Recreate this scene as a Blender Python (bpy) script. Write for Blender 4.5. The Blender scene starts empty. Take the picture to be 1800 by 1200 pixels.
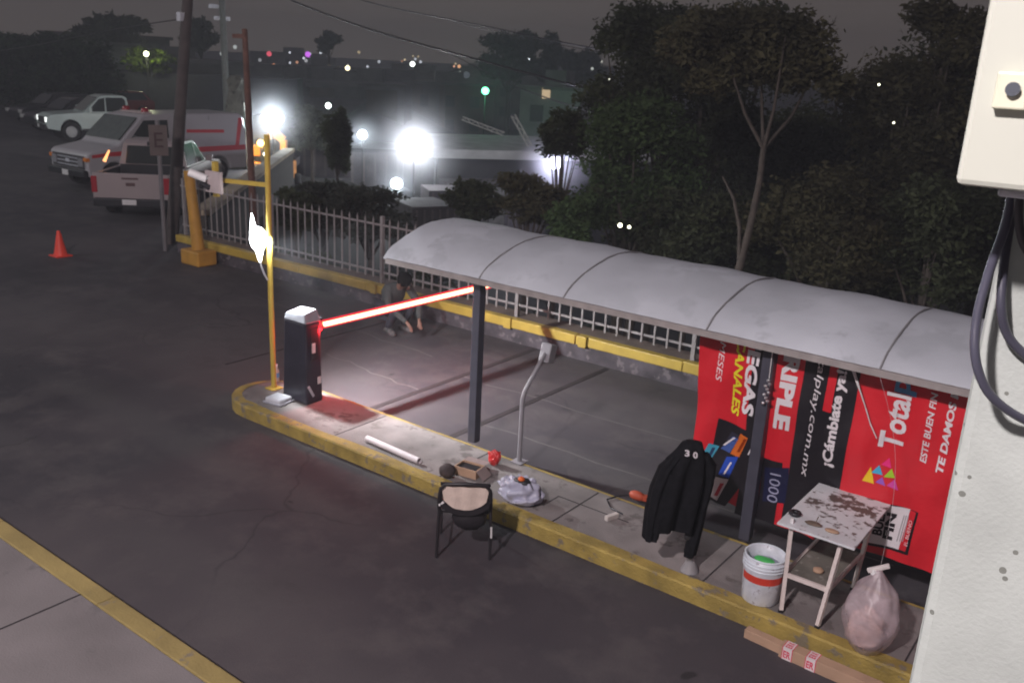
import bpy, bmesh, math, random
import numpy as np
from mathutils import Vector, Matrix
PI = math.pi
R_ = math.radians
random.seed(7)
rng = np.random.default_rng(7)
sc = bpy.context.scene
col = sc.collection

# ---------------------------------------------------------------- camera
FPX, CAM_H, YAW = 1600.0, 4.2, math.atan2(.593, .805)
ROLL = math.atan(.05)
PITCH = math.atan((600 - 110) * math.cos(ROLL) / FPX)
hf = Vector((-math.sin(YAW), math.cos(YAW), 0)); r0 = Vector((math.cos(YAW), math.sin(YAW), 0)); zz = Vector((0, 0, 1))
FWD = hf * math.cos(PITCH) - zz * math.sin(PITCH)
up0 = hf * math.sin(PITCH) + zz * math.cos(PITCH)
RT = r0 * math.cos(ROLL) + up0 * math.sin(ROLL)
UP = up0 * math.cos(ROLL) - r0 * math.sin(ROLL)
EYE = Vector((0, 0, CAM_H))
cd = bpy.data.cameras.new('camera'); cam = bpy.data.objects.new('camera', cd); col.objects.link(cam)
cam.matrix_world = Matrix(((RT.x, UP.x, -FWD.x, EYE.x), (RT.y, UP.y, -FWD.y, EYE.y), (RT.z, UP.z, -FWD.z, EYE.z), (0, 0, 0, 1)))
cd.sensor_width = 36; cd.lens = 36 * FPX / 1800; cd.clip_start = .05; cd.clip_end = 3000
cd.dof.use_dof = True; cd.dof.focus_distance = 2.2; cd.dof.aperture_fstop = 7.0
sc.camera = cam

def ray(x, y): return (FWD * FPX + RT * (x - 900) - UP * (y - 600)) / FPX
def G(x, y, z=0.0):
    v = ray(x, y); return EYE + v * ((z - CAM_H) / v.z)
def onY(x, y, Y):
    v = ray(x, y); return EYE + v * (Y / v.y)
def onX(x, y, X):
    v = ray(x, y); return EYE + v * (X / v.x)
def onD(x, y, D): return EYE + ray(x, y) * D

# ---------------------------------------------------------------- render, world, lights
sc.render.engine = 'CYCLES'
sc.cycles.use_denoising = True
sc.cycles.max_bounces = 6; sc.cycles.volume_bounces = 0; sc.cycles.transparent_max_bounces = 12
sc.cycles.sample_clamp_indirect = 4
sc.view_settings.view_transform = 'Standard'; sc.view_settings.look = 'None'
sc.view_settings.exposure = 0; sc.view_settings.gamma = 1
w = bpy.data.worlds.new('World'); sc.world = w; w.use_nodes = True
nt = w.node_tree; bg = nt.nodes['Background']
tc = nt.nodes.new('ShaderNodeTexCoord'); sx = nt.nodes.new('ShaderNodeSeparateXYZ'); cr = nt.nodes.new('ShaderNodeValToRGB')
nt.links.new(tc.outputs['Generated'], sx.inputs[0]); nt.links.new(sx.outputs['Z'], cr.inputs[0]); nt.links.new(cr.outputs[0], bg.inputs[0])
e = cr.color_ramp.elements
e[0].position = 0.0; e[0].color = (.066, .055, .050, 1)
e[1].position = .55; e[1].color = (.040, .034, .042, 1)
k_ = e.new(.1); k_.color = (.055, .046, .044, 1)
bg.inputs[1].default_value = 1.5

def lamp(name, kind, loc, power, color, size=.2, target=None, spot=None, blend=.4):
    d = bpy.data.lights.new(name, kind); d.energy = power; d.color = color
    o = bpy.data.objects.new(name, d); col.objects.link(o); o.location = loc
    if kind in ('POINT', 'SPOT'): d.shadow_soft_size = size
    if kind == 'AREA': d.shape = 'DISK'; d.size = size
    if spot: d.spot_size = R_(spot); d.spot_blend = blend
    if target is not None:
        o.rotation_euler = (Vector(target) - Vector(loc)).to_track_quat('-Z', 'Y').to_euler()
    return o
lamp('building_floodlight', 'POINT', (-2.0, -5.0, 9.5), 6200, (1.0, .89, .91), .25)
lamp('parking_lot_lamp', 'POINT', (-24, -5, 9.5), 1700, (.92, .93, 1.0), .4)
lamp('street_lamp_light', 'POINT', (-41, 3, 10), 2300, (.9, 1.0, .97), .4)

# ---------------------------------------------------------------- helpers
def pm(name, c, rough=.6, metal=0.0, var=.15, scale=6.0, bump=0.0, bscale=40.0, emis=None, estr=0.0, c2=None, thr=None, coat=0.0, alpha=1.0, trans=0.0):
    """procedural material: noise-modulated base colour, optional second worn colour, bump"""
    m = bpy.data.materials.new(name); m.use_nodes = True
    n = m.node_tree; b = n.nodes['Principled BSDF']
    t = n.nodes.new('ShaderNodeTexCoord')
    no = n.nodes.new('ShaderNodeTexNoise'); no.inputs['Scale'].default_value = scale; no.inputs['Detail'].default_value = 5
    n.links.new(t.outputs['Object'], no.inputs['Vector'])
    ra = n.nodes.new('ShaderNodeValToRGB'); el = ra.color_ramp.elements
    lo = tuple(max(0, x * (1 - var)) for x in c) + (1,); hi = tuple(min(1, x * (1 + var)) for x in c) + (1,)
    el[0].position = .3; el[0].color = lo; el[1].position = .7; el[1].color = hi
    n.links.new(no.outputs['Fac'], ra.inputs[0])
    out = ra.outputs[0]
    if c2 is not None:
        n2 = n.nodes.new('ShaderNodeTexNoise'); n2.inputs['Scale'].default_value = scale * 1.7; n2.inputs['Detail'].default_value = 8; n2.inputs['Roughness'].default_value = .65
        n.links.new(t.outputs['Object'], n2.inputs['Vector'])
        r2 = n.nodes.new('ShaderNodeValToRGB'); r2.color_ramp.elements[0].position = thr; r2.color_ramp.elements[1].position = min(1, thr + .05)
        n.links.new(n2.outputs['Fac'], r2.inputs[0])
        mx = n.nodes.new('ShaderNodeMixRGB'); n.links.new(r2.outputs[0], mx.inputs[0]); n.links.new(out, mx.inputs[1]); mx.inputs[2].default_value = (*c2, 1)
        out = mx.outputs[0]
    n.links.new(out, b.inputs['Base Color'])
    b.inputs['Roughness'].default_value = rough; b.inputs['Metallic'].default_value = metal
    b.inputs['Coat Weight'].default_value = coat; b.inputs['Alpha'].default_value = alpha
    b.inputs['Transmission Weight'].default_value = trans
    if bump:
        nb = n.nodes.new('ShaderNodeTexNoise'); nb.inputs['Scale'].default_value = bscale; nb.inputs['Detail'].default_value = 4
        n.links.new(t.outputs['Object'], nb.inputs['Vector'])
        bp = n.nodes.new('ShaderNodeBump'); bp.inputs['Strength'].default_value = bump; bp.inputs['Distance'].default_value = .02
        n.links.new(nb.outputs['Fac'], bp.inputs['Height']); n.links.new(bp.outputs[0], b.inputs['Normal'])
    if emis is not None:
        b.inputs['Emission Color'].default_value = (*emis, 1); b.inputs['Emission Strength'].default_value = estr
    return m

class MB:
    def __init__(s): s.v = []; s.f = []; s.sm = []
    def add(s, vs, fs, smooth=False):
        o = len(s.v); s.v += [tuple(p) for p in vs]
        for f in fs: s.f.append(tuple(i + o for i in f)); s.sm.append(smooth)
        return s
    def box(s, c, d, rz=0.0, M=None):
        vs = [Vector((x * d[0] / 2, y * d[1] / 2, z * d[2] / 2)) for x in (-1, 1) for y in (-1, 1) for z in (-1, 1)]
        if rz: M = Matrix.Rotation(rz, 3, 'Z')
        if M is not None: vs = [M @ v for v in vs]
        vs = [v + Vector(c) for v in vs]
        return s.add(vs, [(0, 1, 3, 2), (4, 6, 7, 5), (0, 4, 5, 1), (2, 3, 7, 6), (0, 2, 6, 4), (1, 5, 7, 3)])
    def bb(s, x0, x1, y0, y1, z0, z1): return s.box(((x0 + x1) / 2, (y0 + y1) / 2, (z0 + z1) / 2), (x1 - x0, y1 - y0, z1 - z0))
    def bar(s, p, q, a, b=None):
        p = Vector(p); q = Vector(q); b = b or a; d = (q - p); L = d.length; d.normalize()
        side = d.cross(Vector((0, 0, 1)))
        if side.length < .05: side = Vector((1, 0, 0))
        side.normalize(); u = side.cross(d)
        M = Matrix((side, d, u)).transposed()
        return s.box((p + q) / 2, (a, L, b), M=M)
    def tube(s, path, r, n=8, caps=True, smooth=True):
        path = [Vector(p) for p in path]; rs = r if isinstance(r, (list, tuple)) else [r] * len(path)
        o = []; up = None
        for i, p in enumerate(path):
            a = path[max(0, i - 1)]; b = path[min(len(path) - 1, i + 1)]; d = (b - a).normalized()
            if up is None: up = d.orthogonal().normalized()
            sd = d.cross(up)
            if sd.length < 1e-4: sd = d.orthogonal()
            sd.normalize(); up = sd.cross(d).normalized()
            for k in range(n):
                t = 2 * PI * k / n; o.append(p + (sd * math.cos(t) + up * math.sin(t)) * rs[i])
        fs = [(i * n + k, i * n + (k + 1) % n, (i + 1) * n + (k + 1) % n, (i + 1) * n + k) for i in range(len(path) - 1) for k in range(n)]
        s.add(o, fs, smooth)
        if caps:
            s.add(o[:n], [tuple(range(n))[::-1]]); s.add(o[-n:], [tuple(range(n))])
        return s
    def lathe(s, c, prof, n=24, smooth=True, wob=0.0, cap=False):
        o = []; c = Vector(c)
        for (r, z) in prof:
            for k in range(n):
                t = 2 * PI * k / n; rr = r * (1 + wob * math.sin(3 * t + z * 9))
                o.append(c + Vector((rr * math.cos(t), rr * math.sin(t), z)))
        fs = [(i * n + k, i * n + (k + 1) % n, (i + 1) * n + (k + 1) % n, (i + 1) * n + k) for i in range(len(prof) - 1) for k in range(n)]
        s.add(o, fs, smooth)
        if cap: s.add(o[:n], [tuple(range(n))[::-1]]); s.add(o[-n:], [tuple(range(n))])
        return s
    def ext(s, pts, d):
        """planar polygon (3D points) extruded by vector d"""
        n = len(pts); d = Vector(d); a = [Vector(p) for p in pts]; b = [p + d for p in a]
        return s.add(a + b, [tuple(range(n))[::-1], tuple(range(n, 2 * n))] + [(i, (i + 1) % n, n + (i + 1) % n, n + i) for i in range(n)])
    def ico(s, c, r, sub=2, sx=1, sy=1, sz=1, wob=0.0):
        bm = bmesh.new(); bmesh.ops.create_icosphere(bm, subdivisions=sub, radius=1)
        vs = []
        for v in bm.verts:
            k = 1 + (random.uniform(-wob, wob) if wob else 0)
            vs.append(Vector(c) + Vector((v.co.x * sx, v.co.y * sy, v.co.z * sz)) * r * k)
        s.add(vs, [tuple(v.index for v in f.verts) for f in bm.faces], True); bm.free(); return s
    def build(s, name, mat, parent=None, loc=(0, 0, 0), bevel=0.0, fix=True, **kw):
        me = bpy.data.meshes.new(name); me.from_pydata(s.v, [], s.f); me.update()
        me.polygons.foreach_set('use_smooth', s.sm)
        if fix:
            bm = bmesh.new(); bm.from_mesh(me); bmesh.ops.recalc_face_normals(bm, faces=bm.faces[:]); bm.to_mesh(me); bm.free()
        if mat: me.materials.append(mat)
        o = bpy.data.objects.new(name, me); col.objects.link(o); o.location = loc
        if parent: o.parent = parent
        if bevel:
            m = o.modifiers.new('bevel', 'BEVEL'); m.width = bevel; m.segments = 2; m.limit_method = 'ANGLE'
        if kw: tag(o, **kw)
        return o

def tag(o, label=None, cat=None, group=None, kind=None):
    if label: o['label'] = label
    if cat: o['category'] = cat
    if group: o['group'] = group
    if kind: o['kind'] = kind
    return o
def thing(name, loc, label, cat, group=None, rz=0.0):
    o = bpy.data.objects.new(name, None); col.objects.link(o); o.location = loc; o.rotation_euler = (0, 0, rz); o.empty_display_size = .1
    return tag(o, label, cat, group)
def copy_tree(o, parent=None):
    c = o.copy(); col.objects.link(c)
    if parent: c.parent = parent
    for ch in list(o.children): copy_tree(ch, c)
    return c

# ---------------------------------------------------------------- materials
def asphalt():
    m = bpy.data.materials.new('asphalt'); m.use_nodes = True; n = m.node_tree; b = n.nodes['Principled BSDF']; L = n.links.new
    t = n.nodes.new('ShaderNodeTexCoord')
    def noise(s, d=4, r=.5, vec=None):
        x = n.nodes.new('ShaderNodeTexNoise'); x.inputs['Scale'].default_value = s; x.inputs['Detail'].default_value = d; x.inputs['Roughness'].default_value = r
        L(vec or t.outputs['Object'], x.inputs['Vector']); return x
    def ramp(src, *st):
        x = n.nodes.new('ShaderNodeValToRGB'); el = x.color_ramp.elements
        el[0].position, el[0].color = st[0][0], (*st[0][1], 1); el[1].position, el[1].color = st[-1][0], (*st[-1][1], 1)
        for p, c in st[1:-1]: q = el.new(p); q.color = (*c, 1)
        L(src, x.inputs[0]); return x.outputs[0]
    def mix(f, a, bb, mode='MIX'):
        x = n.nodes.new('ShaderNodeMixRGB'); x.blend_type = mode
        for i, q in ((0, f), (1, a), (2, bb)):
            if isinstance(q, float): x.inputs[i].default_value = q
            elif isinstance(q, tuple): x.inputs[i].default_value = (*q, 1)
            else: L(q, x.inputs[i])
        return x.outputs[0]
    big = noise(.22, 4, .55)
    c = ramp(big.outputs['Fac'], (.36, (.034, .029, .037)), (.50, (.056, .048, .056)), (.64, (.090, .077, .082)))
    mid = noise(1.6, 6, .65); c = mix(ramp(mid.outputs['Fac'], (.48, (0, 0, 0)), (.70, (.8, .8, .8))), c, (.105, .092, .094))
    dk = noise(.8, 5, .7); c = mix(ramp(dk.outputs['Fac'], (.58, (0, 0, 0)), (.74, (.7, .7, .7))), c, (.030, .026, .031))
    # swept tyre arcs
    mp = n.nodes.new('ShaderNodeMapping'); mp.inputs['Location'].default_value = (19, 2.5, 0); mp.inputs['Scale'].default_value = (1, 1, .0); L(t.outputs['Object'], mp.inputs['Vector'])
    wv = n.nodes.new('ShaderNodeTexWave'); wv.wave_type = 'RINGS'; wv.inputs['Scale'].default_value = .22; wv.inputs['Distortion'].default_value = 5; wv.inputs['Detail Scale'].default_value = .35; wv.inputs['Detail'].default_value = 3; L(mp.outputs[0], wv.inputs['Vector'])
    c = mix(mix(1.0, ramp(wv.outputs['Fac'], (.55, (0, 0, 0)), (1, (.42, .42, .42))), ramp(noise(.3, 2).outputs['Fac'], (.4, (0, 0, 0)), (.6, (1, 1, 1))), 'MULTIPLY'), c, (.095, .088, .090))
    lg = noise(.55, 6, .75); c = mix(ramp(lg.outputs['Fac'], (.56, (0, 0, 0)), (.66, (.55, .55, .55))), c, (.110, .094, .096))
    # cracks
    vd = noise(1.1, 3); vm = n.nodes.new('ShaderNodeVectorMath'); vm.operation = 'MULTIPLY_ADD'; L(vd.outputs['Color'], vm.inputs[0]); vm.inputs[1].default_value = (.9, .9, .9); L(t.outputs['Object'], vm.inputs[2])
    vo = n.nodes.new('ShaderNodeTexVoronoi'); vo.feature = 'DISTANCE_TO_EDGE'; vo.inputs['Scale'].default_value = .42; L(vm.outputs[0], vo.inputs['Vector'])
    ck = ramp(vo.outputs['Distance'], (.0, (.75, .75, .75)), (.009, (0, 0, 0)))
    ck = mix(1.0, ck, ramp(noise(.35, 2).outputs['Fac'], (.5, (0, 0, 0)), (.6, (1, 1, 1))), 'MULTIPLY')
    c = mix(ck, c, (.028, .025, .028))
    # small dark spots
    v2 = n.nodes.new('ShaderNodeTexVoronoi'); v2.inputs['Scale'].default_value = .9; L(vm.outputs[0], v2.inputs['Vector'])
    c = mix(ramp(v2.outputs['Distance'], (.03, (.8, .8, .8)), (.05, (0, 0, 0))), c, (.016, .014, .016))
    fine = noise(90, 3, .8); c = mix(.5, c, ramp(fine.outputs['Fac'], (.3, (.45, .45, .45)), (.7, (1.5, 1.5, 1.5))), 'MULTIPLY') if False else mix(.35, c, ramp(fine.outputs['Fac'], (.35, (.3, .3, .3)), (.65, (1, 1, 1))), 'MULTIPLY')
    L(c, b.inputs['Base Color']); b.inputs['Roughness'].default_value = .78
    bp = n.nodes.new('ShaderNodeBump'); bp.inputs['Strength'].default_value = .35; bp.inputs['Distance'].default_value = .01
    L(fine.outputs['Fac'], bp.inputs['Height']); L(bp.outputs[0], b.inputs['Normal'])
    return m
M = {}
M['asphalt'] = asphalt()
M['concrete'] = pm('concrete', (.20, .18, .175), .85, var=.3, scale=2.2, bump=.3, bscale=60, c2=(.12, .105, .10), thr=.56)
M['walk'] = pm('walk_concrete', (.20, .18, .18), .85, var=.16, scale=1.3, bump=.25, bscale=70, c2=(.16, .145, .145), thr=.6)
M['yellow'] = pm('kerb_yellow', (.33, .24, .06), .75, var=.28, scale=5, bump=.5, bscale=45, c2=(.20, .165, .11), thr=.555)
M['yellow_old'] = pm('old_kerb_yellow', (.33, .25, .09), .75, var=.2, scale=3, bump=.3, bscale=45, c2=(.22, .18, .12), thr=.62)
M['yellow_paint'] = pm('yellow_paint', (.48, .34, .06), .5, var=.12, scale=5)
M['orange_paint'] = pm('orange_paint', (.50, .26, .04), .55, var=.15, scale=5)
M['fence'] = pm('fence_grey', (.27, .25, .25), .5, var=.12, scale=9)
M['canopy'] = pm('canopy_sheet', (.47, .49, .53), .6, var=.16, scale=.9, bump=.35, bscale=5, c2=(.42, .44, .475), thr=.53)
M['frame'] = pm('canopy_frame', (.30, .27, .26), .55, var=.15, scale=8)
M['rib'] = pm('rib_grey', (.20, .195, .20), .6, var=.1)
M['dark_post'] = pm('dark_post', (.055, .055, .075), .45, var=.15, scale=6)
M['black'] = pm('black_plastic', (.016, .016, .020), .45, var=.2, scale=5)
M['cabinet'] = pm('cabinet_black', (.030, .029, .042), .35, var=.25, scale=4)
M['light_grey'] = pm('light_grey', (.52, .53, .58), .6, var=.12, scale=9)
M['white'] = pm('white_paint', (.72, .70, .70), .5, var=.08, scale=6)
M['warm_white'] = pm('warm_white_metal', (.66, .58, .55), .5, var=.1, scale=14, c2=(.35, .25, .2), thr=.70)
M['stone'] = pm('rubble_stone', (.075, .065, .075), .9, var=.5, scale=3.2, bump=.6, bscale=8, c2=(.15, .13, .14), thr=.56)
M['cap'] = pm('wall_cap', (.17, .13, .11), .85, var=.25, scale=4)
M['rust'] = pm('rusty_brown', (.16, .075, .055), .8, var=.3, scale=5)
M['wood_pole'] = pm('dark_wood', (.065, .052, .050), .85, var=.3, scale=4, bump=.4, bscale=20)
M['beige'] = pm('beige_wall', (.40, .33, .24), .85, var=.2, scale=1.5, c2=(.28, .23, .17), thr=.57)
M['rough_stone'] = pm('pale_stone', (.15, .15, .125), .9, var=.35, scale=2.6, bump=.7, bscale=5, c2=(.06, .06, .05), thr=.55)
M['cardboard'] = pm('cardboard', (.42, .27, .18), .8, var=.12, scale=6)
M['tube_white'] = pm('tube_white', (.74, .68, .70), .55, var=.05)
M['cone'] = pm('cone_orange', (.85, .06, .03), .5, var=.05)
M['fpole'] = pm('dark_mast', (.02, .02, .02), .9)
M['jacket'] = pm('jacket_black', (.008, .008, .010), .9, var=.35, scale=12, bump=.9, bscale=9)
M['jacket'].node_tree.nodes['Principled BSDF'].inputs['Specular IOR Level'].default_value = .12
M['glass'] = pm('car_glass', (.025, .03, .03), .12, var=.1, coat=.3)
M['windscreen'] = pm('windscreen', (.10, .12, .11), .15, var=.15, coat=.5)
M['tyre'] = pm('tyre', (.018, .018, .018), .85, var=.2)
M['rim'] = pm('rim', (.35, .35, .36), .4, .6, var=.1)
M['carwhite'] = pm('car_white', (.48, .46, .48), .3, var=.04, scale=2, coat=.4)
M['carpink'] = pm('car_champagne', (.36, .30, .30), .35, var=.04, scale=2, coat=.3)
M['cardark'] = pm('car_black', (.02, .02, .024), .3, var=.1, coat=.5)
M['carred'] = pm('car_maroon', (.16, .02, .02), .35, var=.1, coat=.4)
M['red'] = pm('red_mark', (.55, .03, .04), .45, var=.08)
M['taillight'] = pm('tail_light', (.35, .02, .03), .25, var=.1)
M['bark'] = pm('bark', (.050, .040, .033), .9, var=.3, scale=8, bump=.5, bscale=20)

def emit(name, c, s):
    m = bpy.data.materials.new(name); m.use_nodes = True; n = m.node_tree
    n.nodes.remove(n.nodes['Principled BSDF']); em = n.nodes.new('ShaderNodeEmission'); em.inputs[0].default_value = (*c, 1); em.inputs[1].default_value = s
    n.links.new(em.outputs[0], n.nodes['Material Output'].inputs[0]); return m

# ---------------------------------------------------------------- setting
WD = Vector((-.68, .733, 0)).normalized()          # line of the parapet wall that bounds the lot
WN = Vector((WD.y, -WD.x, 0))                      # points away from the lot, to the valley
W0 = Vector((-17.15, 11.1, 0))
def beyond(x, y):
    d1 = y - 11.35; d2 = (Vector((x, y, 0)) - W0).dot(WN)
    return min(d1, d2)
# asphalt lot: one sheet
lot = MB(); far = W0 + WD * 75
P_ = [(60, -60), (60, 11.35), (-17.15, 11.35), tuple(far[:2]), (-120, 90), (-160, 90), (-160, -60)]
lot.ext([(x, y, -.3) for x, y in P_], (0, 0, .3)); lot.build('asphalt_lot', M['asphalt'], kind='structure')
# terrain falling away behind the fence to the valley floor
g = MB(); xs = [-1500, -700, -400, -250] + list(np.arange(-180, 60, 5.0)) + [120, 300, 900]; ys = [-300, -100] + list(np.arange(-20, 160, 5.0)) + [200, 300, 500, 900, 1800]
vs = []
for y in ys:
    for x in xs:
        b_ = beyond(x, y); h = -.6 - min(max(b_, 0) * .42, 5.6) if b_ > 0 else -1.0
        if abs(b_) < 200 and b_ > 3: h += .25 * math.sin(x * .31 + y * .17) + .2 * math.sin(y * .43 - x * .11)
        vs.append((x, y, h))
nx = len(xs)
g.add(vs, [(j * nx + i, j * nx + i + 1, (j + 1) * nx + i + 1, (j + 1) * nx + i) for j in range(len(ys) - 1) for i in range(nx - 1)], True)
g.build('terrain', pm('valley_earth', (.02, .02, .018), .95, var=.4, scale=.25, bump=.5, bscale=2), kind='structure')

# near pavement with its flush yellow kerb
s_ = MB(); s_.bb(-60, 12, -8, 3.0, -.02, .12); s_.build('pavement', M['walk'], kind='structure', bevel=.006)
s_ = MB()
x = -60.0
while x < 12: s_.bb(x, x + 1.795, 3.004, 3.16, -.02, .125); x += 1.8
s_.build('kerb', M['yellow_old'], kind='structure', bevel=.012)
jt = pm('joint_dark', (.035, .03, .032), .95)
s_ = MB()
for xj in (-60 + np.arange(0, 36) * 2.0 + .0): s_.bb(xj - .23, xj - .215, -8, 3.0, .12, .1235)
for yj in (-.2, ): s_.bb(-60, 12, yj, yj + .015, .12, .1232)
s_.build('pavement_joints', jt, kind='structure')

# traffic island
def island_outline(inset, x1=9.0, n=12):
    y0, y1 = 6.25 + inset, 7.25 - inset * .35; c = (y0 + y1) / 2; r = (y1 - y0) / 2; cx = -8.55
    pts = [(x1, y0)]
    for k in range(1, 40): pts.append((x1 + (cx - x1) * k / 40, y0))
    for k in range(n + 1):
        t = -PI / 2 - PI * k / n; pts.append((cx + (r * 1.12) * math.cos(t), c + r * math.sin(t)))
    for k in range(1, 40): pts.append((cx + (x1 - cx) * k / 40, y1))
    pts.append((x1, y1)); return pts
oA, oB = island_outline(0), island_outline(.13)
rr = random.Random(3)
oB = [(x, y + (rr.uniform(-.018, .022) if y < 6.6 else rr.uniform(-.006, .006))) for x, y in oB]
k = MB(); n_ = len(oA)
rim_v = [(x, y, -.01) for x, y in oA] + [(x, y, .135) for x, y in oA] + [(x + 0, y + (.012 if y < 6.7 else -.008), .15) for x, y in oA] + [(x, y, .152) for x, y in oB]
fs = []
for L_ in range(3):
    for i in range(n_ - 1): fs.append((L_ * n_ + i, L_ * n_ + i + 1, (L_ + 1) * n_ + i + 1, (L_ + 1) * n_ + i))
k.add(rim_v, fs, False); k.build('island_kerb', M['yellow'], kind='structure')
k = MB(); k.ext([(x, y, 0) for x, y in island_outline(.05)], (0, 0, .146)); k.build('island_pavement', M['concrete'], kind='structure')
k = MB()
for xj in (-7.1, -5.55, -4.15, -2.62, -1.0, .5): k.bb(xj, xj + .014, 6.40, 7.2, .146, .1485)
k.bb(-4.4, -3.6, 6.86, 6.872, .146, .149); k.bb(-4.4, -4.388, 6.6, 6.86, .146, .149)
k.build('island_joints', jt, kind='structure')
# saw-cut trench strips across the far lane
k = MB()
for x0 in (-7.69, -6.39, -10.3): k.bb(x0, x0 + (.085 if x0 > -9 else .03), 7.28, 11.0, .0, .004)
k.build('lane_strips', pm('strip_tar', (.020, .015, .017), .8, var=.3), kind='structure')
k = MB()
for (ax, ay, bx, by) in ((-7.6, 9.2, -2, 9.35), (-9.9, 8.6, -7.7, 8.4), (-6.3, 8.1, -1.5, 8.05), (-13, 9.9, -8.5, 9.6)):
    L0 = Vector((ax, ay, .003)); L1 = Vector((bx, by, .003)); pts = []
    for q in range(13):
        p = L0.lerp(L1, q / 12); p.y += rr.uniform(-.05, .05); pts.append(p)
    for a, b in zip(pts, pts[1:]): k.add([a + Vector((0, -.012, 0)), b + Vector((0, -.012, 0)), b + Vector((0, .012, 0)), a + Vector((0, .012, 0))], [(0, 1, 2, 3)])
k.build('lane_cracks', pm('pale_crack', (.12, .11, .11), .9), kind='structure')

# rubble wall with yellow cap carrying the fence
X0F, X1F = -17.1, 9.0
bw = thing('boundary_wall', (X0F, 11.2, 0), 'low rubble stone wall with a yellow painted cap edge under the railing', 'wall')
k = MB(); k.bb(0, X1F - X0F, -.16, .3, -.3, .235); k.build('rubble_base', M['stone'], bw)
k = MB(); x = 0.0
while x < X1F - X0F:
    L_ = rr.uniform(1.2, 1.9); dy = rr.uniform(-.012, .012); k.bb(x, min(x + L_, X1F - X0F) - .012, -.2 + dy, -.06, .235, .385 + rr.uniform(-.008, .008)); x += L_
for xp in (8.9, 10.3, 5.94): k.bb(xp - .07, xp + .07, -.235, -.19, .22, .392)
k.build('yellow_edge', M['yellow_paint'], bw, bevel=.012)
k = MB(); k.bb(0, X1F - X0F, -.058, .32, .235, .375); k.build('wall_cap', M['cap'], bw)
fl = thing('railing_fence', (X0F, 11.2, 0), 'grey spiked metal railing standing on the yellow-edged wall', 'fence')
k = MB()
for z in (.57, 1.40): k.bb(0, X1F - X0F, -.012, .012, z - .016, z + .016)
k.build('rails', M['fence'], fl)
posts = [-17.05 + 2.98 * i for i in range(9)]
posts = [-17.0, -14.15, -11.16, -8.18, -5.12, -2.1, .9, 3.9, 6.9]
for p in posts:
    k = MB(); k.bb(p - X0F - .03, p - X0F + .03, -.03, .03, .375, 1.56); k.build('post', M['fence'], fl)
pick = MB()
for a, b in zip(posts, posts[1:]):
    for i in range(1, 15):
        x = a + (b - a) * i / 15 - X0F
        pick.bb(x - .013, x + .013, -.03, -.0125, .46, 1.47); pick.add([(x - .013, -.03, 1.47), (x + .013, -.03, 1.47), (x + .013, -.0125, 1.47), (x - .013, -.0125, 1.47), (x, -.02, 1.55)], [(0, 1, 4), (1, 2, 4), (2, 3, 4), (3, 0, 4)])
pk = pick.build('pickets', M['fence'], fl); pk['kind'] = 'stuff'
# parapet wall running back from the fence end, and the stone pillar
pw = thing('parapet_wall', W0 + WN * .42 + WD * .2, 'pale beige parapet wall running back from the fence end past the parked van', 'wall', rz=math.atan2(WD.y, WD.x))
k = MB(); k.add([(0, -.18, -.4), (14, -.18, -.4), (14, .12, -.4), (0, .12, -.4), (0, -.18, .75), (14, -.18, .75), (14, .12, .75), (0, .12, .75)],
      [(0, 1, 5, 4), (1, 2, 6, 5), (2, 3, 7, 6), (3, 0, 4, 7), (4, 5, 6, 7)]); k.build('wall_body', pm('dark_render', (.05, .045, .04), .9, var=.3), pw)
k = MB(); k.bb(-.03, 14.03, -.24, .18, .75, .87); k.build('coping', M['beige'], pw, bevel=.02)
k = MB(); pc = onD(421, 292, 33.5)
k.lathe((0, 0, 0), [(.42, -2), (.40, .3), (.36, .9), (.38, 1.6), (.33, 2.2), (.34, 2.7), (.29, 3.05), (.16, 3.2)], 9, smooth=False, wob=.22, cap=True)
k.build('stone_pillar', M['rough_stone'], loc=pc, label='rough pale stone-faced pillar beside the rear of the ambulance van', cat='pillar')

# ---------------------------------------------------------------- trees
def leaf_mat(name, c, c2=None, tr=.25):
    m = bpy.data.materials.new(name); m.use_nodes = True; n = m.node_tree; b = n.nodes['Principled BSDF']
    gi = n.nodes.new('ShaderNodeObjectInfo'); t = n.nodes.new('ShaderNodeTexCoord'); no = n.nodes.new('ShaderNodeTexNoise'); no.inputs['Scale'].default_value = 1.4; no.inputs['Detail'].default_value = 6
    n.links.new(t.outputs['Object'], no.inputs['Vector']); ra = n.nodes.new('ShaderNodeValToRGB'); el = ra.color_ramp.elements
    c2 = c2 or tuple(x * .45 for x in c)
    el[0].position = .38; el[0].color = (*c2, 1); el[1].position = .64; el[1].color = (*c, 1)
    n.links.new(no.outputs['Fac'], ra.inputs[0]); n.links.new(ra.outputs[0], b.inputs['Base Color']); b.inputs['Roughness'].default_value = .7
    b.inputs['Specular IOR Level'].default_value = .2
    tl = n.nodes.new('ShaderNodeBsdfTranslucent'); n.links.new(ra.outputs[0], tl.inputs[0]); mx = n.nodes.new('ShaderNodeMixShader'); mx.inputs[0].default_value = .4
    n.links.new(b.outputs[0], mx.inputs[1]); n.links.new(tl.outputs[0], mx.inputs[2]); n.links.new(mx.outputs[0], n.nodes['Material Output'].inputs[0])
    return m
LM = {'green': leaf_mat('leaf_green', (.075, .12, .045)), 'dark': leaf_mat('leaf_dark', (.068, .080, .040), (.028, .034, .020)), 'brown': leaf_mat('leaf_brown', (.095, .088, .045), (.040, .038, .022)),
      'grey': leaf_mat('leaf_grey', (.09, .10, .08), (.035, .04, .03)), 'pale': leaf_mat('leaf_pale', (.16, .18, .14), (.05, .055, .045)), 'hedge': leaf_mat('leaf_hedge', (.045, .072, .035), (.018, .028, .016)), 'lime': leaf_mat('leaf_lime', (.14, .20, .03))}
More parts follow.
